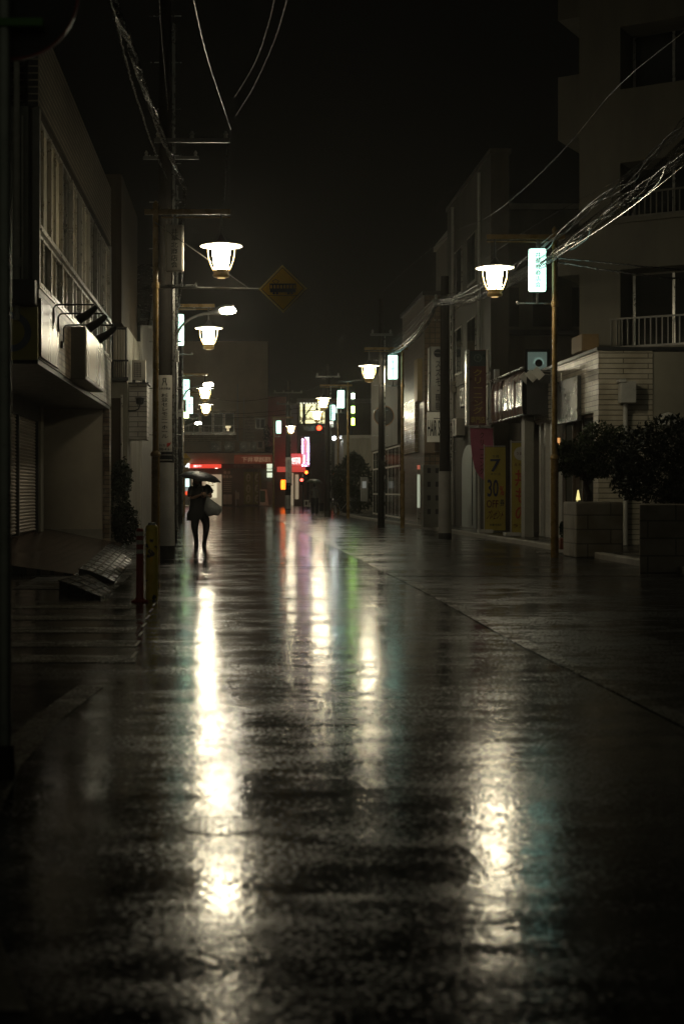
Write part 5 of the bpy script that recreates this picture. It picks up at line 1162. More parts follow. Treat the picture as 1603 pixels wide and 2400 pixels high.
# ------------------------------------------------------------------ station building and lights beyond the crossing
B = thing("station_building", "dark railway building with long lit windows and diagonal braces beyond the crossing", "building", (PX(770,136), 136, 0))
p = MB(); p.pbox(700, 900, 935, 1190, 136, 150); obj("wall", p, mat("station_wall", (0.10, 0.095, 0.08), 0.6, 0.2, 0.4), B)
p = MB(); p.pbox(697, 905, 934, 944, 135.6, 136.2); obj("fascia", p, M_grey, B)
for px0, px1 in ((704, 709), (716, 740), (742, 752), (755, 761)):
    p = MB(); p.pbox(px0, px1, 947, 992, 135.9, 135.98); w = obj("lit_window", p, emat("station_glow", (0.95, 0.90, 0.46), 1.6), B)
    p = MB(); p.pbox(px0, px1, 962, 964, 135.84, 135.89); p.pbox(px0, px1, 972, 973, 135.84, 135.89); p.pbox(px0, px1, 946, 947.5, 135.84, 135.89); obj("mullion", p, M_dark, w)
    p = MB()
    for k in range(int((px1-px0)/3)+1): p.pbox(px0+k*3, min(px1, px0+k*3+2.2), 976+2*(k%3), 985, 135.85, 135.89)
    obj("shelf_shapes", p, mat("shelf_brown", (0.22, 0.10, 0.06), 0.6, 0.4, 9), w)
p = MB(); p.bar(at(704,992,135.7), at(732,950,135.7), 0.12); p.bar(at(742,992,135.7), at(765,955,135.7), 0.12); p.pbox(700, 765, 993, 996, 135.5, 135.8); p.pbox(709.5, 715.5, 944, 994, 135.7, 135.83)
obj("brace", p, M_dark, B)
p = MB()
for k in range(8): p.pbox(704+k*7, 707.5+k*7, 944.2, 946, 135.6, 135.7)
obj("ceiling_lamp", p, emat("station_tube", (1.0, 0.98, 0.8), 2.0), B)
p = MB(); p.pbox(728, 760, 1040, 1190, 134, 135.5); obj("stair_block", p, M_plaster_d, B)
t = thing("stacked_sign", "column of three small green-white lit sign panels above the dark trees", "shop sign", at(827,960,100))
p = MB(); p.pbox(823, 832, 915, 1000, 100.1, 100.3); o = obj("frame", p, M_dark, t)
for y0, y1, c_, s_ in ((922,934,(0.80,1.0,0.75),14.0), (952,968,(0.55,1.0,0.22),11.0), (980,996,(0.48,1.0,0.08),13.0)):
    p = MB(); p.pbox(823.5, 831, y0, y1, 100.0, 100.09); obj("lit_panel", p, emat("stack_glow_%d" % y0, c_, s_), t)
p = MB(); p.pbox(823, 825, 1000, 1190, 100.2, 100.4); obj("post", p, M_dark, t)
t = thing("flood_lamp", "single glaring white floodlamp left of the right lamp poles", "lamp", at(783,1027,86))
p = MB(); p.ico(at(783,1027,86), 0.11, 2, (1, 0.6, 1)); obj("lens", p, emat("flood_glow", (0.9, 0.97, 1.0), 60.0), t, True)
p = MB(); p.box(PX(783,86)-0.14, PX(783,86)+0.14, 86.02, 86.2, PZ(1027,86)-0.14, PZ(1027,86)+0.14); p.cyl((PX(783,86), 86.15, 0), (PX(783,86), 86.15, PZ(1027,86)), 0.04, n=10); obj("housing", p, M_dark, t)
t = thing("lit_shop_box", "small lit box sign below the pair of mint lamp signs", "shop sign", at(776,993,92))
p = MB(); p.pbox(771, 782, 986, 1001, 92, 92.2); obj("box", p, emat("box_glow", (0.8, 1.0, 0.7), 0.22), t)
p = MB(); p.ico(at(775.5,991,91.9), 0.11, 1); obj("bulb", p, emat("box_bulb", (1.0, 0.95, 0.8), 6.0), t)
p = MB(); p.pbox(775.5, 777, 1001, 1195, 92.1, 92.2); obj("post", p, M_dark, t)
t = thing("lit_shop_board", "white lit board tucked between the two mint lamp signs", "shop sign", at(787,962,93))
p = MB(); p.pbox(783, 793, 953, 969, 93, 93.2); obj("board", p, emat("board_glow", (0.85, 1.0, 0.9), 0.8), t)
p = MB(); p.pbox(787, 788.5, 969, 1195, 93.1, 93.2); obj("post", p, M_dark, t)
t = thing("left_shop_box", "small green-white lit box sign on the left beside the slim poles", "shop sign", at(435,972,74))
p = MB(); p.pbox(428, 442, 966, 980, 74, 74.25); obj("box", p, emat("left_box_glow", (0.55, 1.0, 0.28), 9.0), t, bevel=0.03)
p = MB(); p.pbox(425, 428, 960, 1000, 74.1, 74.2); p.pbox(424.5,428,1000,1212,74.1,74.2); obj("bracket", p, M_dark, t)
t = thing("left_warning_sign", "small yellow diamond warning sign above the woman's umbrella on the left", "road sign", (PX(435,88), 88, 0))
p = MB(); c0 = (PX(435,88), PZ(1076,88)); p.prism([(c0[0]-0.36,c0[1]),(c0[0],c0[1]-0.40),(c0[0]+0.36,c0[1]),(c0[0],c0[1]+0.40)], 88, 88.03); o = obj("plate", p, mat("warning_yellow", (0.62, 0.36, 0.015), 0.4, 0.1), t)
p = MB(); p.box(c0[0]-0.22, c0[0]+0.22, 87.985, 87.998, c0[1]-0.02, c0[1]+0.03); obj("black_bar", p, M_inkb, o)
p = MB(); p.cyl((c0[0]-0.05, 88.07, 0), (c0[0]-0.05, 88.07, c0[1]+0.3), 0.04, n=10); p.box(c0[0]-0.3, c0[0]+0.2, 88.0, 88.03, c0[1]-0.75, c0[1]-0.5); obj("post", p, M_mustard, t)
# left row houses filling the far left side
B = thing("left_row_house", "unlit flat-roofed house far down the left side behind the poles", "house", (-4.2, 54, 0))
p = MB(); p.box(-10, -3.9, 54, 78, 0, 6.0); obj("wall", p, M_plaster_d, B)
p = MB(); p.box(-10.1, -3.8, 53.9, 78.1, 6.0, 6.2); obj("parapet", p, M_concrete, B)

# ------------------------------------------------------------------ traffic signals
def signal(label, px, py, Y, col, lensr=0.14, horiz=True, lit_i=2, hx=0.0, strength=6.0, arm_to=None):
    t = thing("traffic_signal", label, "traffic signal", at(px,py,Y), "signals at the railway crossing")
    c0 = at(px,py,Y); w = lensr*1.25
    p = MB()
    if horiz: p.box(c0.x-w-lensr*2.5*lit_i, c0.x+w+lensr*2.5*(2-lit_i), Y+0.02, Y+0.2, c0.z-w, c0.z+w)
    else: p.box(c0.x-w, c0.x+w, Y+0.02, Y+0.2, c0.z-w-lensr*2.4, c0.z+w)
    h = obj("housing", p, M_dark, t, bevel=0.02)
    for k in range(3 if horiz else 2):
        cc = (c0.x + (k-lit_i)*lensr*2.5, c0.z) if horiz else (c0.x, c0.z - k*lensr*2.4)
        lit = (k == lit_i) if horiz else (k == 0)
        p = MB(); p.disc(cc, lensr, Y, Y+0.018, 20); obj("lens", p, emat("signal_%s" % col[0], col[1], strength) if lit else M_glass, h)
        p = MB(); p.ring(cc, lensr*1.02, lensr*1.1, Y-0.16, Y+0.018, 14, 0, PI); obj("visor", p, M_black, h)
    if arm_to:
        p = MB(); p.cyl((c0.x, Y+0.12, c0.z+w), (arm_to[0], arm_to[1], c0.z+w+0.05), 0.04, n=10)
        if len(arm_to) > 2: p.cyl((arm_to[0], arm_to[1], 0), (arm_to[0], arm_to[1], c0.z+w+0.1), 0.06, n=10)
        obj("arm", p, M_dark, t)
    return t
signal("red overhead traffic signal beneath the lit glass building", 748, 1003, 90, ("red", (1.0, 0.028, 0.008)), 0.15, True, 2, strength=13.0, arm_to=(PX(770,90), 90.2, 1))
signal("amber-glowing signal right of the red eatery sign", 718, 1107, 104, ("amber", (1.0, 0.075, 0.008)), 0.12, False, strength=13.0, arm_to=(PX(722,104), 104.2, 1))
signal("amber-glowing signal on the right of the dark crossing pole", 782, 1110, 104, ("amber", (1.0, 0.075, 0.008)), 0.12, False, strength=13.0, arm_to=(PX(786,104), 104.2, 1))
signal("small red signal at the umbrella edge of the far walker", 707, 1125, 100, ("redarrow", (1.0, 0.06, 0.04)), 0.10, False, strength=10.0, arm_to=(PX(711,100), 100.2, 1))
signal("tiny red signal touching the dark crossing pole", 774.5, 1120, 104, ("redarrow", (1.0, 0.06, 0.04)), 0.06, False, strength=10.0, arm_to=(PX(776,104), 104.2, 1))
t = thing("crossing_equipment", "white barrier base and small boxes at the railway crossing left of the far walker", "barrier", (PX(722,102), 102, 0))
p = MB(); p.pbox(712, 724, 1172, 1175, 102, 102.5); p.pbox(713, 715, 1175, 1188, 102, 102.1); p.pbox(721, 723, 1175, 1188, 102, 102.1); p.pbox(712, 724, 1184, 1187, 102.1, 102.4); obj("barrier_frame", p, M_white, t)
p = MB(); p.pbox(725, 728, 1178, 1188, 101.8, 102.0); p.pbox(709, 711, 1110, 1190, 102.0, 102.1); obj("barrier_post", p, M_white, t)
t = thing("crossing_barrier", "pale lit crossing posts to the right of the dark crossing pole", "barrier", (PX(785,110), 110, 0))
p = MB(); p.pbox(780, 783, 1168, 1172, 110, 110.1); p.pbox(786.5, 789, 1168, 1171, 110, 110.1); obj("lit_reflector", p, emat("reflector_glow", (1.0, 0.95, 0.8), 0.5), t)
p = MB(); p.pbox(781, 782, 1172, 1186, 110, 110.1); p.pbox(787, 788, 1171, 1186, 110, 110.1); p.pbox(779, 790, 1177, 1179, 110.02, 110.08); obj("barrier_frame", p, M_white, t)

# wall clutter and gutter grates on the right
ac("white air conditioner bracketed high on the concrete building wall", 0.8, 0.58, 0.3, (7.27, 46.0, 4.0), -PI/2, True, "air conditioners on the concrete building")
ac("white air conditioner bracketed low over the arched door", 0.8, 0.58, 0.3, (7.27, 47.6, 3.1), -PI/2, True, "air conditioners on the concrete building")
for yy, lb in ((30.2, "iron gutter grate nearest, at the kerb before the block planter"), (37.8, "iron gutter grate at the kerb before the second yellow banner"), (47.5, "iron gutter grate farthest along the right kerb")):
    xk = at_x(kerbl, yy) - 0.36
    t = thing("drain_grate", lb, "drain grate", (xk, yy, 0), "gutter grates along the right kerb")
    p = MB(); p.box(xk-0.22, xk+0.22, yy-0.3, yy-0.26, 0.005, 0.014); p.box(xk-0.22, xk+0.22, yy+0.26, yy+0.3, 0.005, 0.014); p.box(xk-0.22, xk-0.18, yy-0.26, yy+0.26, 0.005, 0.014); p.box(xk+0.18, xk+0.22, yy-0.26, yy+0.26, 0.005, 0.014)
    obj("frame", p, M_steel, t)
    p = MB()
    for k in range(9): p.box(xk-0.18, xk+0.18, yy-0.24+k*0.057, yy-0.215+k*0.057, 0.005, 0.013)
    obj("bars", p, M_steel, t)

# ------------------------------------------------------------------ cables
def spline(pts, n=14):
    pts = [Vector(p) for p in pts]; P = [pts[0]*2-pts[1]] + pts + [pts[-1]*2-pts[-2]]; out = []
    for i in range(1, len(P)-2):
        for k in range(n):
            t = k/n; a, b_, c, d = P[i-1], P[i], P[i+1], P[i+2]
            out.append(0.5*((2*b_) + (c-a)*t + (2*a-5*b_+4*c-d)*t*t + (3*b_-a-3*c+d)*t**3))
    out.append(P[-2]); return out
def cable(label, pts, r=0.010, group="overhead cables", n=14):
    rnd = random.Random(len(label)*7+int(pts[0][1])); sp = spline([at(*q) for q in pts], n+10)
    sp = [q + Vector((rnd.uniform(-1,1), 0, rnd.uniform(-1,1)))*r*0.55 for q in sp]
    mb = MB(); mb.tube(sp, [r*rnd.uniform(0.8, 1.2) for _ in sp], 6)
    return tag(obj("overhead_cable", mb, M_cable, None, True), label, "cable", group)
def bundle(label, pts, strands, spread=0.045, r=0.013, wrap=True, seed=1, n=26):
    rnd = random.Random(seed); sp = spline([at(*q) for q in pts], n); mb = MB()
    for s in range(strands):
        ph = 2*PI*s/strands; rr = spread*rnd.uniform(0.5, 1.0); tw = rnd.uniform(0.10, 0.28); q = []
        for i, p0 in enumerate(sp):
            a = ph + i*tw + 0.4*math.sin(i*0.37+s)
            q.append(p0 + Vector((rr*math.cos(a)+rnd.uniform(-1,1)*r*0.25, 0, rr*math.sin(a)*0.8 - 0.012*s + rnd.uniform(-1,1)*r*0.25)))
        mb.tube(q, r*rnd.uniform(0.7, 1.2), 5)
    if wrap:
        q = []
        L = len(sp)
        for i in range((L-1)*6):
            k = i//6; f = (i%6)/6; p0 = sp[k]*(1-f)+sp[k+1]*f; a = i*1.05
            q.append(p0 + Vector((spread*1.15*math.cos(a), 0, spread*1.15*math.sin(a))))
        mb.tube(q, 0.005, 4)
    return tag(obj("cable_bundle", mb, M_cable, None, True), label, "cable bundle")
bundle("thick twisted cable bundle sagging from top left down to the ad pole", [(258,-40,14.2), (272,20,15), (304,100,17), (337,200,19.5), (378,310,22.5), (418,405,26), (435,440,27.4)], 4, 0.042, 0.016, True, 2)
bundle("short cable bundle hanging below the ad pole bracket toward the arm light", [(435,440,27.4), (432,480,28), (430,520,29), (425,570,31), (428,640,33), (420,720,36)], 3, 0.03, 0.012, True, 3)
cable("thin cable left of the thick twisted bundle", [(250,-40,14), (292,130,16.5), (325,240,19.5), (356,335,23), (392,420,27.2)], 0.014)
cable("faint single wire above the mustard pole", [(372,-40,15), (380,90,18), (395,262,27)], 0.005)
cable("straight wire running from the top to the insulator above the diamond sign", [(446,-40,16), (482,120,20), (512,215,24), (541,302,27.3)], 0.006)
cable("left strand of the two wires curving to the upper right", [(652,-40,15), (625,70,17.5), (596,150,21), (550,228,27.2)], 0.007)
cable("right strand of the two wires curving to the upper right", [(682,-40,15), (655,60,17.5), (620,150,21), (585,220,24), (553,270,27.2)], 0.008)
bundle("vertical drop cable hanging from the insulator arm", [(534,338,27.3), (531,390,28), (527,440,29), (524,478,30)], 2, 0.012, 0.007, True, 5, 12)
cable("thin vertical wire right of the drop cable", [(540,336,27.3), (538,400,28.4), (537,470,30)], 0.004)
bundle("upper right cable bundle crossing above the mint sign", [(1640,258,18.2), (1603,288,18.8), (1540,350,20.4), (1470,415,22.4), (1390,478,24.8), (1310,545,27), (1250,590,28.6), (1190,632,31), (1110,675,35), (1026,697,39)], 6, 0.085, 0.009, False, 11, 14)
bundle("lower right cable bundle glinting where it passes the lit lamp sign", [(1640,318,18.2), (1603,350,18.8), (1520,425,21), (1440,485,23.5), (1370,540,25.5), (1300,595,27.2), (1240,634,28.6), (1180,668,31), (1100,700,35), (1026,708,39)], 7, 0.10, 0.009, True, 12, 14)
cable("slack single line under the lower right bundle", [(1640,352,18.2), (1560,422,20), (1430,520,23.8), (1290,610,27.3), (1215,655,29.5), (1120,700,34), (1026,710,39)], 0.006)
for k, (dy, lab_) in enumerate(((-22, "topmost of the five strands sagging from the concrete pole"), (-10, "second of the five strands sagging from the concrete pole"), (0, "middle of the five strands sagging from the concrete pole"), (12, "fourth of the five strands sagging from the concrete pole"), (20, "lowest of the five strands sagging from the concrete pole"))):
    cable(lab_, [(1024,695+k*3,39), (1000,735+dy*0.8,41), (965,775+dy,44.5), (930,805+dy*0.8,48.5), (893,822+dy*0.4,51)], 0.020 if k == 3 else 0.013, "strands from the concrete pole")
bundle("twisted bundle below the five strands beyond the concrete pole", [(1026,708,39), (1003,758,41), (970,798,44.5), (935,822,48.5), (893,832,51)], 3, 0.03, 0.012, True, 14, 16)
bundle("distant sagging cable pair left of the second right lamp", [(893,832,51), (860,880,56), (830,893,62), (800,893,68), (775,880,71)], 3, 0.05, 0.012, False, 15, 10)
cable("long single wire rising to the upper right over the dark block", [(1620,60,22), (1450,200,25), (1330,340,28.6), (1230,440,33), (1140,510,37), (1040,560,44), (900,680,60), (790,805,72)], 0.006)
cable("short wire glinting above the right mint sign", [(1450,420,26), (1300,500,28), (1200,562,30), (1120,620,36)], 0.005)
cable("upper dark service line crossing the apartment wall", [(1300,604,28), (1400,614,27), (1500,624,26), (1640,636,25)], 0.016)
cable("lower dark service line crossing the apartment wall", [(1305,614,28), (1400,630,27), (1500,644,26), (1640,660,25)], 0.018)
cable("bright short edge wire on the concrete building", [(1005,500,43), (1066,436,42.4)], 0.008)
for k, (py, sag, lab_) in enumerate(((962, 6, "highest wire crossing the far facade"), (975, 3, "second wire crossing the far facade"), (1003, 2, "lowest wire crossing the far facade"), (915, 22, "deepest sagging wire before the far building"))):
    cable(lab_, [(418,py-10,108), (520,py+sag,108), (620,py+sag-2,108), (770,py-14,108)], 0.02, "wires crossing the far facade")

# ------------------------------------------------------------------ people
def skin(name, joints, edges, m, parent, sub=2, label=None):
    """joints: list of (Vector, radius or (rx, ry)); first is the root"""
    me = bpy.data.meshes.new(name + "_cage"); off = WL[parent.name] if parent else Vector()
    me.from_pydata([Vector(j[0]) - off for j in joints], edges, [])
    o = bpy.data.objects.new(name + "_cage", me); COL.objects.link(o)
    md = o.modifiers.new("s", 'SKIN'); md.use_smooth_shade = True; md.branch_smoothing = 0.6
    for i, j in enumerate(joints):
        sv = me.skin_vertices[0].data[i]; r_ = j[1]; sv.radius = r_ if isinstance(r_, tuple) else (r_, r_); sv.use_root = (i == 0)
    ms = o.modifiers.new("u", 'SUBSURF'); ms.levels = sub; ms.render_levels = sub
    bpy.context.view_layer.update(); dg = bpy.context.evaluated_depsgraph_get()
    out = bpy.data.meshes.new_from_object(o.evaluated_get(dg)); bpy.data.objects.remove(o); bpy.data.meshes.remove(me)
    return obj(name, out, m, parent, True, label=label)
def hand_mesh(mb, wrist, d, up, s=1.0, curl=0.9):
    """palm plus five bent fingers; d = pointing direction, up = back of the hand"""
    d = Vector(d).normalized(); up = Vector(up); up = (up - d*up.dot(d)).normalized(); sd = d.cross(up).normalized()
    w = Vector(wrist); pl = 0.09*s
    mb.tube([w, w+d*0.03*s, w+d*0.07*s, w+d*pl], [0.024*s, 0.034*s, 0.040*s, 0.036*s], 10)
    for k, ln in enumerate((0.066, 0.076, 0.071, 0.055)):
        b0 = w + d*pl*0.95 + sd*(k-1.5)*0.02*s; a = 0; q = [b0]; dd = d.copy()
        for sgm in (0.45, 0.32, 0.23):
            a += curl*0.75; dd = (d*math.cos(a) - up*math.sin(a)); q.append(q[-1] + dd*ln*sgm*1.3*s)
        mb.tube(q, [0.0095*s, 0.009*s, 0.0085*s, 0.006*s], 7)
    th = [w+d*0.025*s-sd*0.032*s, w+d*0.05*s-sd*0.055*s-up*0.012*s, w+d*0.078*s-sd*0.052*s-up*0.035*s, w+d*0.095*s-sd*0.035*s-up*0.045*s]
    mb.tube(th, [0.013*s, 0.012*s, 0.010*s, 0.007*s], 7)
def head_mesh(mb, c, r, face, nod=0.0):
    """simple sculpted head: skull, jaw, nose, brows, lips, ears; face = unit vector the face looks along"""
    c = Vector(c); f = Vector(face).normalized(); sd = f.cross(Vector((0,0,1))).normalized(); up = sd.cross(f)
    bm = bmesh.new(); bmesh.ops.create_icosphere(bm, subdivisions=4, radius=1.0); vs = []; bm.verts.ensure_lookup_table()
    for v in bm.verts:
        x_, y_, z_ = v.co
        wx, wy, wz = 0.78, 0.95, 1.15
        if z_ < -0.1: k = 1 - 0.32*min(1, (-z_-0.1)/0.9)**1.3; wx *= k
        fy = y_*wy
        if y_ > 0:
            nose = math.exp(-((x_/0.10)**2)) * math.exp(-(((z_+0.12)/0.20)**2)) * 0.22
            eye = -0.09*math.exp(-(((abs(x_)-0.30)/0.13)**2)) * math.exp(-(((z_-0.10)/0.10)**2))
            brow = 0.05*math.exp(-(((z_-0.26)/0.08)**2))
            lip = 0.06*math.exp(-((x_/0.20)**2)) * (math.exp(-(((z_+0.50)/0.06)**2)) + math.exp(-(((z_+0.62)/0.06)**2)))
            chin = 0.10*math.exp(-((x_/0.25)**2)) * math.exp(-(((z_+0.85)/0.14)**2))
            fy += (nose + eye + brow + lip + chin)
        vs.append(c + (sd*x_*wx + f*fy + up*z_*wz)*r)
    mb.add(vs, [tuple(v.index for v in fc.verts) for fc in bm.faces]); bm.free()
    for s in (-1, 1): mb.ico(c + sd*s*0.80*r - f*0.05*r + up*0.02*r, 0.16*r, 2, (0.6, 0.9, 1.5))

# --- woman with umbrella and carrier bag, walking towards us
PY = 33.0; X0 = PX(470, PY)
def W(u, v, dy=0.0):      # position measured on the enlarged figure, dy towards the viewer is negative
    return Vector((X0 + (u-450)/1078.0, PY + dy, max(0.0, (2145-v)/1078.0)))
woman = thing("person", "woman in a black short-sleeved tunic and dark leggings walking with umbrella and white bag", "person", (X0, PY, 0))
J = [(W(420,1180), (0.135,0.10)), (W(405,1000), (0.125,0.095)), (W(400,800,-0.01), (0.145,0.11)), (W(400,660,0.0), (0.13,0.09)), (W(385,590,0.0), (0.052,0.055)), (W(372,530,-0.02), (0.05,0.055)),
     (W(250,650), (0.062,0.062)), (W(228,780,-0.01), (0.054,0.054)), (W(228,915,-0.05), (0.042,0.042)), (W(360,870,-0.17), (0.036,0.036)), (W(470,822,-0.24), (0.027,0.027)),
     (W(610,640), (0.062,0.062)), (W(675,760,-0.01), (0.054,0.054)), (W(715,880,-0.04), (0.042,0.042)), (W(655,860,-0.16), (0.034,0.034)), (W(610,840,-0.22), (0.027,0.027)),
     (W(340,1330), (0.095,0.09)), (W(318,1540,-0.06), (0.072,0.075)), (W(322,1720,-0.10), (0.055,0.058)), (W(345,1880,-0.02), (0.048,0.052)), (W(352,2055,0.02), (0.033,0.036)), (W(350,2112,-0.03), (0.036,0.03)), (W(348,2122,-0.13), (0.034,0.02)),
     (W(520,1320), (0.095,0.09)), (W(592,1520,0.0), (0.072,0.075)), (W(592,1720,-0.01), (0.055,0.058)), (W(570,1880,0.08), (0.047,0.052)), (W(548,2050,0.13), (0.033,0.036)), (W(546,2112,0.08), (0.036,0.03)), (W(545,2124,-0.01), (0.034,0.02))]
E = [(0,1),(1,2),(2,3),(3,4),(4,5),(3,6),(6,7),(7,8),(8,9),(9,10),(3,11),(11,12),(12,13),(13,14),(14,15),(0,16),(16,17),(17,18),(18,19),(19,20),(20,21),(21,22),(0,23),(23,24),(24,25),(25,26),(26,27),(27,28),(28,29)]
body = skin("body", J, E, M_skin, woman)
hm = MB(); head_mesh(hm, W(368,492,-0.03), 0.098, (0.15,-1,-0.28)); hm.tube([W(385,600), W(372,535,-0.02)], 0.05, 12)
hand_mesh(hm, W(470,822,-0.24), (0.85,-0.1,0.35), (0.0,-0.9,0.5), 0.95, 1.0); hand_mesh(hm, W(612,840,-0.22), (-0.75,-0.2,0.15), (0,-0.8,0.6), 0.95, 1.1)
# join head and hands into the body mesh so that the figure stays one mesh
bm = bmesh.new(); bm.from_mesh(body.data); off = WL[body.name]; vv = [bm.verts.new(v - off) for v in hm.v]
for fc in hm.f:
    try: bm.faces.new([vv[i] for i in fc]).smooth = True
    except ValueError: pass
bm.to_mesh(body.data); bm.free()
p = MB(); hc = W(368,486,-0.03)
bmh = bmesh.new(); bmesh.ops.create_icosphere(bmh, subdivisions=3, radius=1.0); bmh.verts.ensure_lookup_table()
vs = []
for v in bmh.verts:
    k = 1.0 + 0.05*math.sin(v.co.x*14 + v.co.z*3)
    if v.co.z < 0: k *= 1.0 + 0.12*(-v.co.z)
    vs.append(hc + Vector((v.co.x*0.105*k, v.co.y*0.105*k + 0.028, v.co.z*0.135*k + 0.008)))
p.add(vs, [tuple(v.index for v in f.verts) for f in bmh.faces]); bmh.free()
p.tube([W(290,470,-0.05), W(275,560,-0.05), W(290,640,-0.06)], [0.02,0.026,0.008], 8); p.tube([W(450,470,-0.06), W(470,560,-0.05), W(455,640,-0.06)], [0.02,0.026,0.008], 8)
obj("hair", p, M_hair, woman, True)
# tunic: loose shell from shoulders to flared hem
def ringsec(cu, v, w, d, dyc=0.0, ph=0.0, wav=0.0, n=28):
    c0 = W(cu, v, dyc); out = []
    for k in range(n):
        a = 2*PI*k/n; q = 1 + wav*math.sin(5*a+ph)
        out.append(c0 + Vector((w*math.cos(a)*q, d*math.sin(a)*q, 0)))
    return out
secs = [ringsec(392,585,0.075,0.07), ringsec(400,612,0.16,0.09), ringsec(415,660,0.225,0.125), ringsec(415,780,0.215,0.15,-0.01), ringsec(410,930,0.20,0.145,0,0.3,0.02), ringsec(405,1080,0.205,0.145,0,0.5,0.04), ringsec(405,1200,0.225,0.16,0,0.8,0.06), ringsec(395,1300,0.245,0.17,0,1.0,0.08), ringsec(385,1390,0.245,0.17,0,1.2,0.09), ringsec(375,1470,0.235,0.165,0,1.3,0.10)]
for s_ in secs[7:]:
    for q in s_:
        u = (q.x - X0)*1078+450
        q.z += max(0, (u-330)/1078.0)*0.35          # hem rises towards her left
        if u < 230: q.x -= 0.02
p = MB(); n = 28; vs = []; fs = []
for s_ in secs: vs += s_
for i in range(len(secs)-1):
    for k in range(n): a = i*n+k; b_ = i*n+(k+1)%n; fs.append((a, b_, b_+n, a+n))
p.add(vs, fs)
p.tube([W(275,628), W(232,690), W(205,790,-0.01), W(205,860,-0.03)], [0.075, 0.085, 0.080, 0.072], 14); p.tube([W(560,612), W(640,660), W(690,740,-0.01), W(705,785,-0.02)], [0.075, 0.085, 0.080, 0.07], 14)
p.tube([W(200,1235,0.03), W(170,1260,0.04), W(190,1330,0.04), W(165,1400,0.05)], [0.03,0.04,0.04,0.02], 9)
obj("tunic", p, M_cloth, woman, True)
p = MB()
for A, B_ in ((16, 20), (23, 27)):
    q = [J[i][0] for i in range(A, B_+1)]; rr = [J[i][1][0]*1.26 for i in range(A, B_+1)]
    p.tube(spline(q, 5), [rr[min(len(rr)-1, int(i/5))]*(1-(i%5)/5) + rr[min(len(rr)-1, int(i/5)+1)]*((i%5)/5) for i in range(len(spline(q,5)))], 14)
obj("leggings", p, M_cloth, woman, True)
for (a, h_, tq) in ((20, 21, 22), (27, 28, 29)):
    p = MB(); A, H_, T_ = J[a][0], J[h_][0], J[tq][0]
    p.tube([A+Vector((0,0.0,0.05)), A+Vector((0,0.01,0)), H_+Vector((0,0.03,-0.005))], [0.054,0.056,0.055], 12); p.tube([H_+Vector((0,0.05,-0.008)), H_+Vector((0,-0.01,-0.004)), T_+Vector((0,0,0.005)), T_+Vector((0,-0.05,0.0))], [0.046,0.052,0.046,0.026], 12)
    obj("shoe", p, M_black, woman, True)

# umbrella held by the woman
def umbrella(label, apex, tiltvec, rad, hgt, hold, m, n=8, loc=None):
    t = thing("umbrella", label, "umbrella", loc)
    ax = Vector(tiltvec).normalized(); u = ax.cross(Vector((0,1,0))).normalized(); w = ax.cross(u); ap = Vector(apex)
    def pt(rf, a):      # rf 0..1
        scal = 1 - 0.06*math.sin(n*a/1.0*0.5)**2 if rf > 0.55 else 1
        lobed = 1 - 0.07*rf*rf*(abs(math.sin(n*a/2)))
        return ap + (u*math.cos(a) + w*math.sin(a))*rad*math.sin(rf*1.25)/math.sin(1.25)*lobed - ax*hgt*(1-math.cos(rf*1.25))/(1-math.cos(1.25))*(0.96+0.04*math.cos(n*a))
    p = MB(); N = n*6; M_ = 9; vs = [ap]; fs = []
    for i in range(1, M_+1):
        for k in range(N): vs.append(pt(i/M_, 2*PI*k/N))
    for k in range(N): fs.append((0, 1+k, 1+(k+1)%N))
    for i in range(M_-1):
        for k in range(N): a = 1+i*N+k; b_ = 1+i*N+(k+1)%N; fs.append((a, a+N, b_+N, b_))
    p.add(vs, fs); c = obj("canopy", p, m, t, True)
    md = c.modifiers.new("thickness", 'SOLIDIFY'); md.thickness = 0.003
    p = MB(); p.tube([ap+ax*0.05, ap, Vector(hold)], 0.006, 8); obj("shaft", p, M_steel, t, True)
    for k in range(n):
        a = 2*PI*k/n; p = MB(); p.tube([pt(i/8, a) - ax*0.006 for i in range(1, 9)], 0.003, 5); p.tube([pt(0.55, a)-ax*0.008, ap-ax*hgt*1.5], 0.0025, 5); obj("rib", p, M_steel, t)
    h0 = Vector(hold); p = MB(); p.tube([h0+(ap-h0).normalized()*0.08, h0, h0-(ap-h0).normalized()*0.06], [0.012,0.014,0.014], 10); obj("handle", p, M_black, t, True)
    return t
umbrella("black folding umbrella tilted above the walking woman", W(470,252,-0.12), (0.17,-0.10,1), 0.50, 0.17, W(520,800,-0.26), M_canopy, 8, W(520,800,-0.26))
# carrier bag
t = thing("carrier_bag", "bulging pale plastic carrier bag hanging from the woman's hand", "bag", W(620,850,-0.25))
bmh = bmesh.new(); bmesh.ops.create_icosphere(bmh, subdivisions=4, radius=1.0); bmh.verts.ensure_lookup_table(); p = MB(); vs = []
for v in bmh.verts:
    x_, y_, z_ = v.co
    cu, cv = 770, 1150
    wz = 0.19; top = max(0, z_)
    wx = 0.200*(1-0.74*top**1.1); wy = 0.11*(1-0.6*top)
    nz = noise.noise(Vector((x_*2.2, y_*2.2, z_*2.2)))*0.10 + noise.noise(Vector((x_*6, y_*6, z_*3)))*0.05
    if z_ < 0:
        rr_ = math.sqrt(max(1e-4, 1-z_*z_)); kx = math.sqrt(max(0.0, 1-abs(z_)**3.2)) / rr_; x_ *= kx; y_ *= kx
    q = W(cu - 150*top**1.2, cv, -0.22) + Vector((x_*wx*(1+nz), y_*wy*(1+nz), z_*(wz if z_ < 0 else 0.26)*(1+nz*0.4)))
    if z_ < -0.3: q.z += 0.03*(-z_-0.3)*math.cos(x_*5.0-0.5)
    vs.append(q)
p.add(vs, [tuple(v.index for v in f.verts) for f in bmh.faces]); bmh.free()
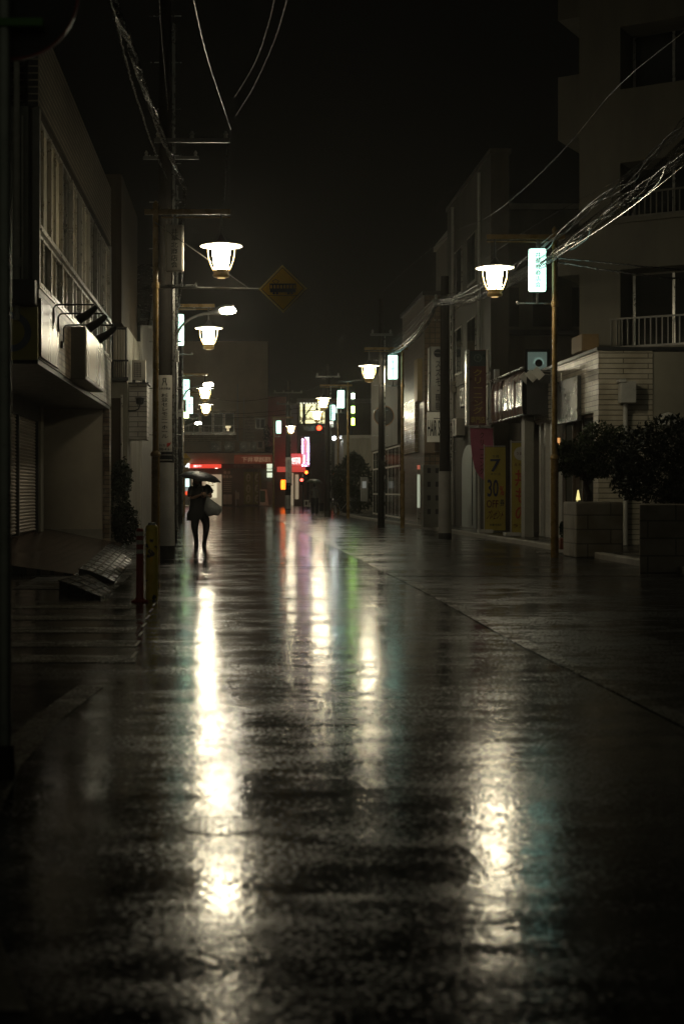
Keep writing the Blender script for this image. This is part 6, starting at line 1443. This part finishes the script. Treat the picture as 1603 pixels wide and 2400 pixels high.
obj("sack", p, M_bag, t, True)
p = MB(); p.tube([W(640,930,-0.22), W(628,880,-0.24), W(606,846,-0.28), W(630,850,-0.3), W(668,890,-0.24), W(675,940,-0.22)], 0.012, 7); obj("bag_handle", p, M_bag, t, True)

# --- far walker seen from behind
PY2 = 76.0; X2 = PX(738, PY2)
def W2(dx, z, dy=0.0): return Vector((X2+dx, PY2+dy, z))
man = thing("person", "far walker in a grey jacket and dark trousers seen from behind beside the crossing pole", "person", (X2, PY2, 0))
J = [(W2(0,0.92), (0.14,0.10)), (W2(0,1.10), (0.14,0.10)), (W2(0,1.28), (0.16,0.11)), (W2(0,1.40), (0.13,0.09)), (W2(0,1.48), (0.055,0.055)), (W2(0,1.54,0.02), (0.05,0.05)),
     (W2(-0.19,1.37), (0.06,0.06)), (W2(-0.26,1.12,0.04), (0.05,0.05)), (W2(-0.12,1.10,0.22), (0.04,0.04)), (W2(-0.04,1.20,0.28), (0.03,0.03)),
     (W2(0.19,1.37), (0.06,0.06)), (W2(0.27,1.10), (0.05,0.05)), (W2(0.31,0.86,0.02), (0.035,0.035)), (W2(0.32,0.78,0.03), (0.03,0.03)),
     (W2(-0.09,0.82), (0.095,0.10)), (W2(-0.10,0.48,0.08), (0.065,0.07)), (W2(-0.10,0.10,-0.02), (0.045,0.05)), (W2(-0.10,0.04,0.10), (0.045,0.03)),
     (W2(0.09,0.82), (0.095,0.10)), (W2(0.09,0.48,-0.02), (0.065,0.07)), (W2(0.09,0.10,-0.20), (0.045,0.05)), (W2(0.09,0.04,-0.08), (0.045,0.03))]
E = [(0,1),(1,2),(2,3),(3,4),(4,5),(3,6),(6,7),(7,8),(8,9),(3,10),(10,11),(11,12),(12,13),(0,14),(14,15),(15,16),(16,17),(0,18),(18,19),(19,20),(20,21)]
body = skin("body", J, E, mat("grey_jacket", (0.10, 0.10, 0.095), 0.7, 0.2, 8), man)
hm = MB(); head_mesh(hm, W2(0,1.60,0.02), 0.10, (0,1,0)); hand_mesh(hm, W2(0.32,0.80,0.03), (0.05,0.1,-1), (1,0,0), 0.9, 0.8); hand_mesh(hm, W2(-0.04,1.20,0.28), (0.6,0.5,0.5), (0,1,0.2), 0.9, 1.0)
bm = bmesh.new(); bm.from_mesh(body.data); off = WL[body.name]; vv = [bm.verts.new(v - off) for v in hm.v]
for fc in hm.f:
    try: bm.faces.new([vv[i] for i in fc]).smooth = True
    except ValueError: pass
bm.to_mesh(body.data); bm.free()
p = MB(); p.ico(W2(0,1.62,-0.015), 0.108, 3, (0.9,1.0,1.1)); obj("hair", p, M_hair, man, True)
p = MB()
for s, k0 in ((-1, 14), (1, 18)):
    q = [J[k0][0]+Vector((0,0,0.12)), J[k0][0], J[k0+1][0], J[k0+2][0]]; p.tube(spline(q, 5), [0.12]*5+[0.115]*5+[0.085]*5+[0.065], 12)
obj("trousers", p, M_cloth, man, True)
umbrella("dark green umbrella over the far walker", W2(-0.03,1.95,0.1), (0.05,-0.05,1), 0.46, 0.22, W2(-0.02,1.22,0.30), mat("green_umbrella_cloth", (0.05, 0.065, 0.04), 0.4, 0.2, 5), 8, W2(-0.02,1.22,0.30))
t = thing("hand_bag", "long dark bag carried at the far walker's right side", "bag", W2(0.32,0.78,0.03))
p = MB(); p.box(X2+0.22, X2+0.46, PY2-0.05, PY2+0.07, 0.22, 0.66); obj("sack", p, M_cloth, t, bevel=0.04)
p = MB(); p.tube([W2(0.26,0.66), W2(0.32,0.76,0.03), W2(0.40,0.66)], 0.01); obj("strap", p, M_cloth, t, True)

# ------------------------------------------------------------------ rain haze
hz = MB(); hz.box(-155, 155, -35, 425, -1.0, 19.0)
mh = bpy.data.materials.new("rain_haze"); mh.use_nodes = True
nt = mh.node_tree; nt.nodes.remove(nt.nodes["Principled BSDF"])
pv = nt.nodes.new("ShaderNodeVolumePrincipled"); pv.inputs["Density"].default_value = 0.0007; pv.inputs["Color"].default_value = (0.9, 0.88, 0.82, 1); pv.inputs["Anisotropy"].default_value = 0.78
nt.links.new(pv.outputs["Volume"], nt.nodes["Material Output"].inputs["Volume"])
obj("haze", hz, mh, kind="stuff")
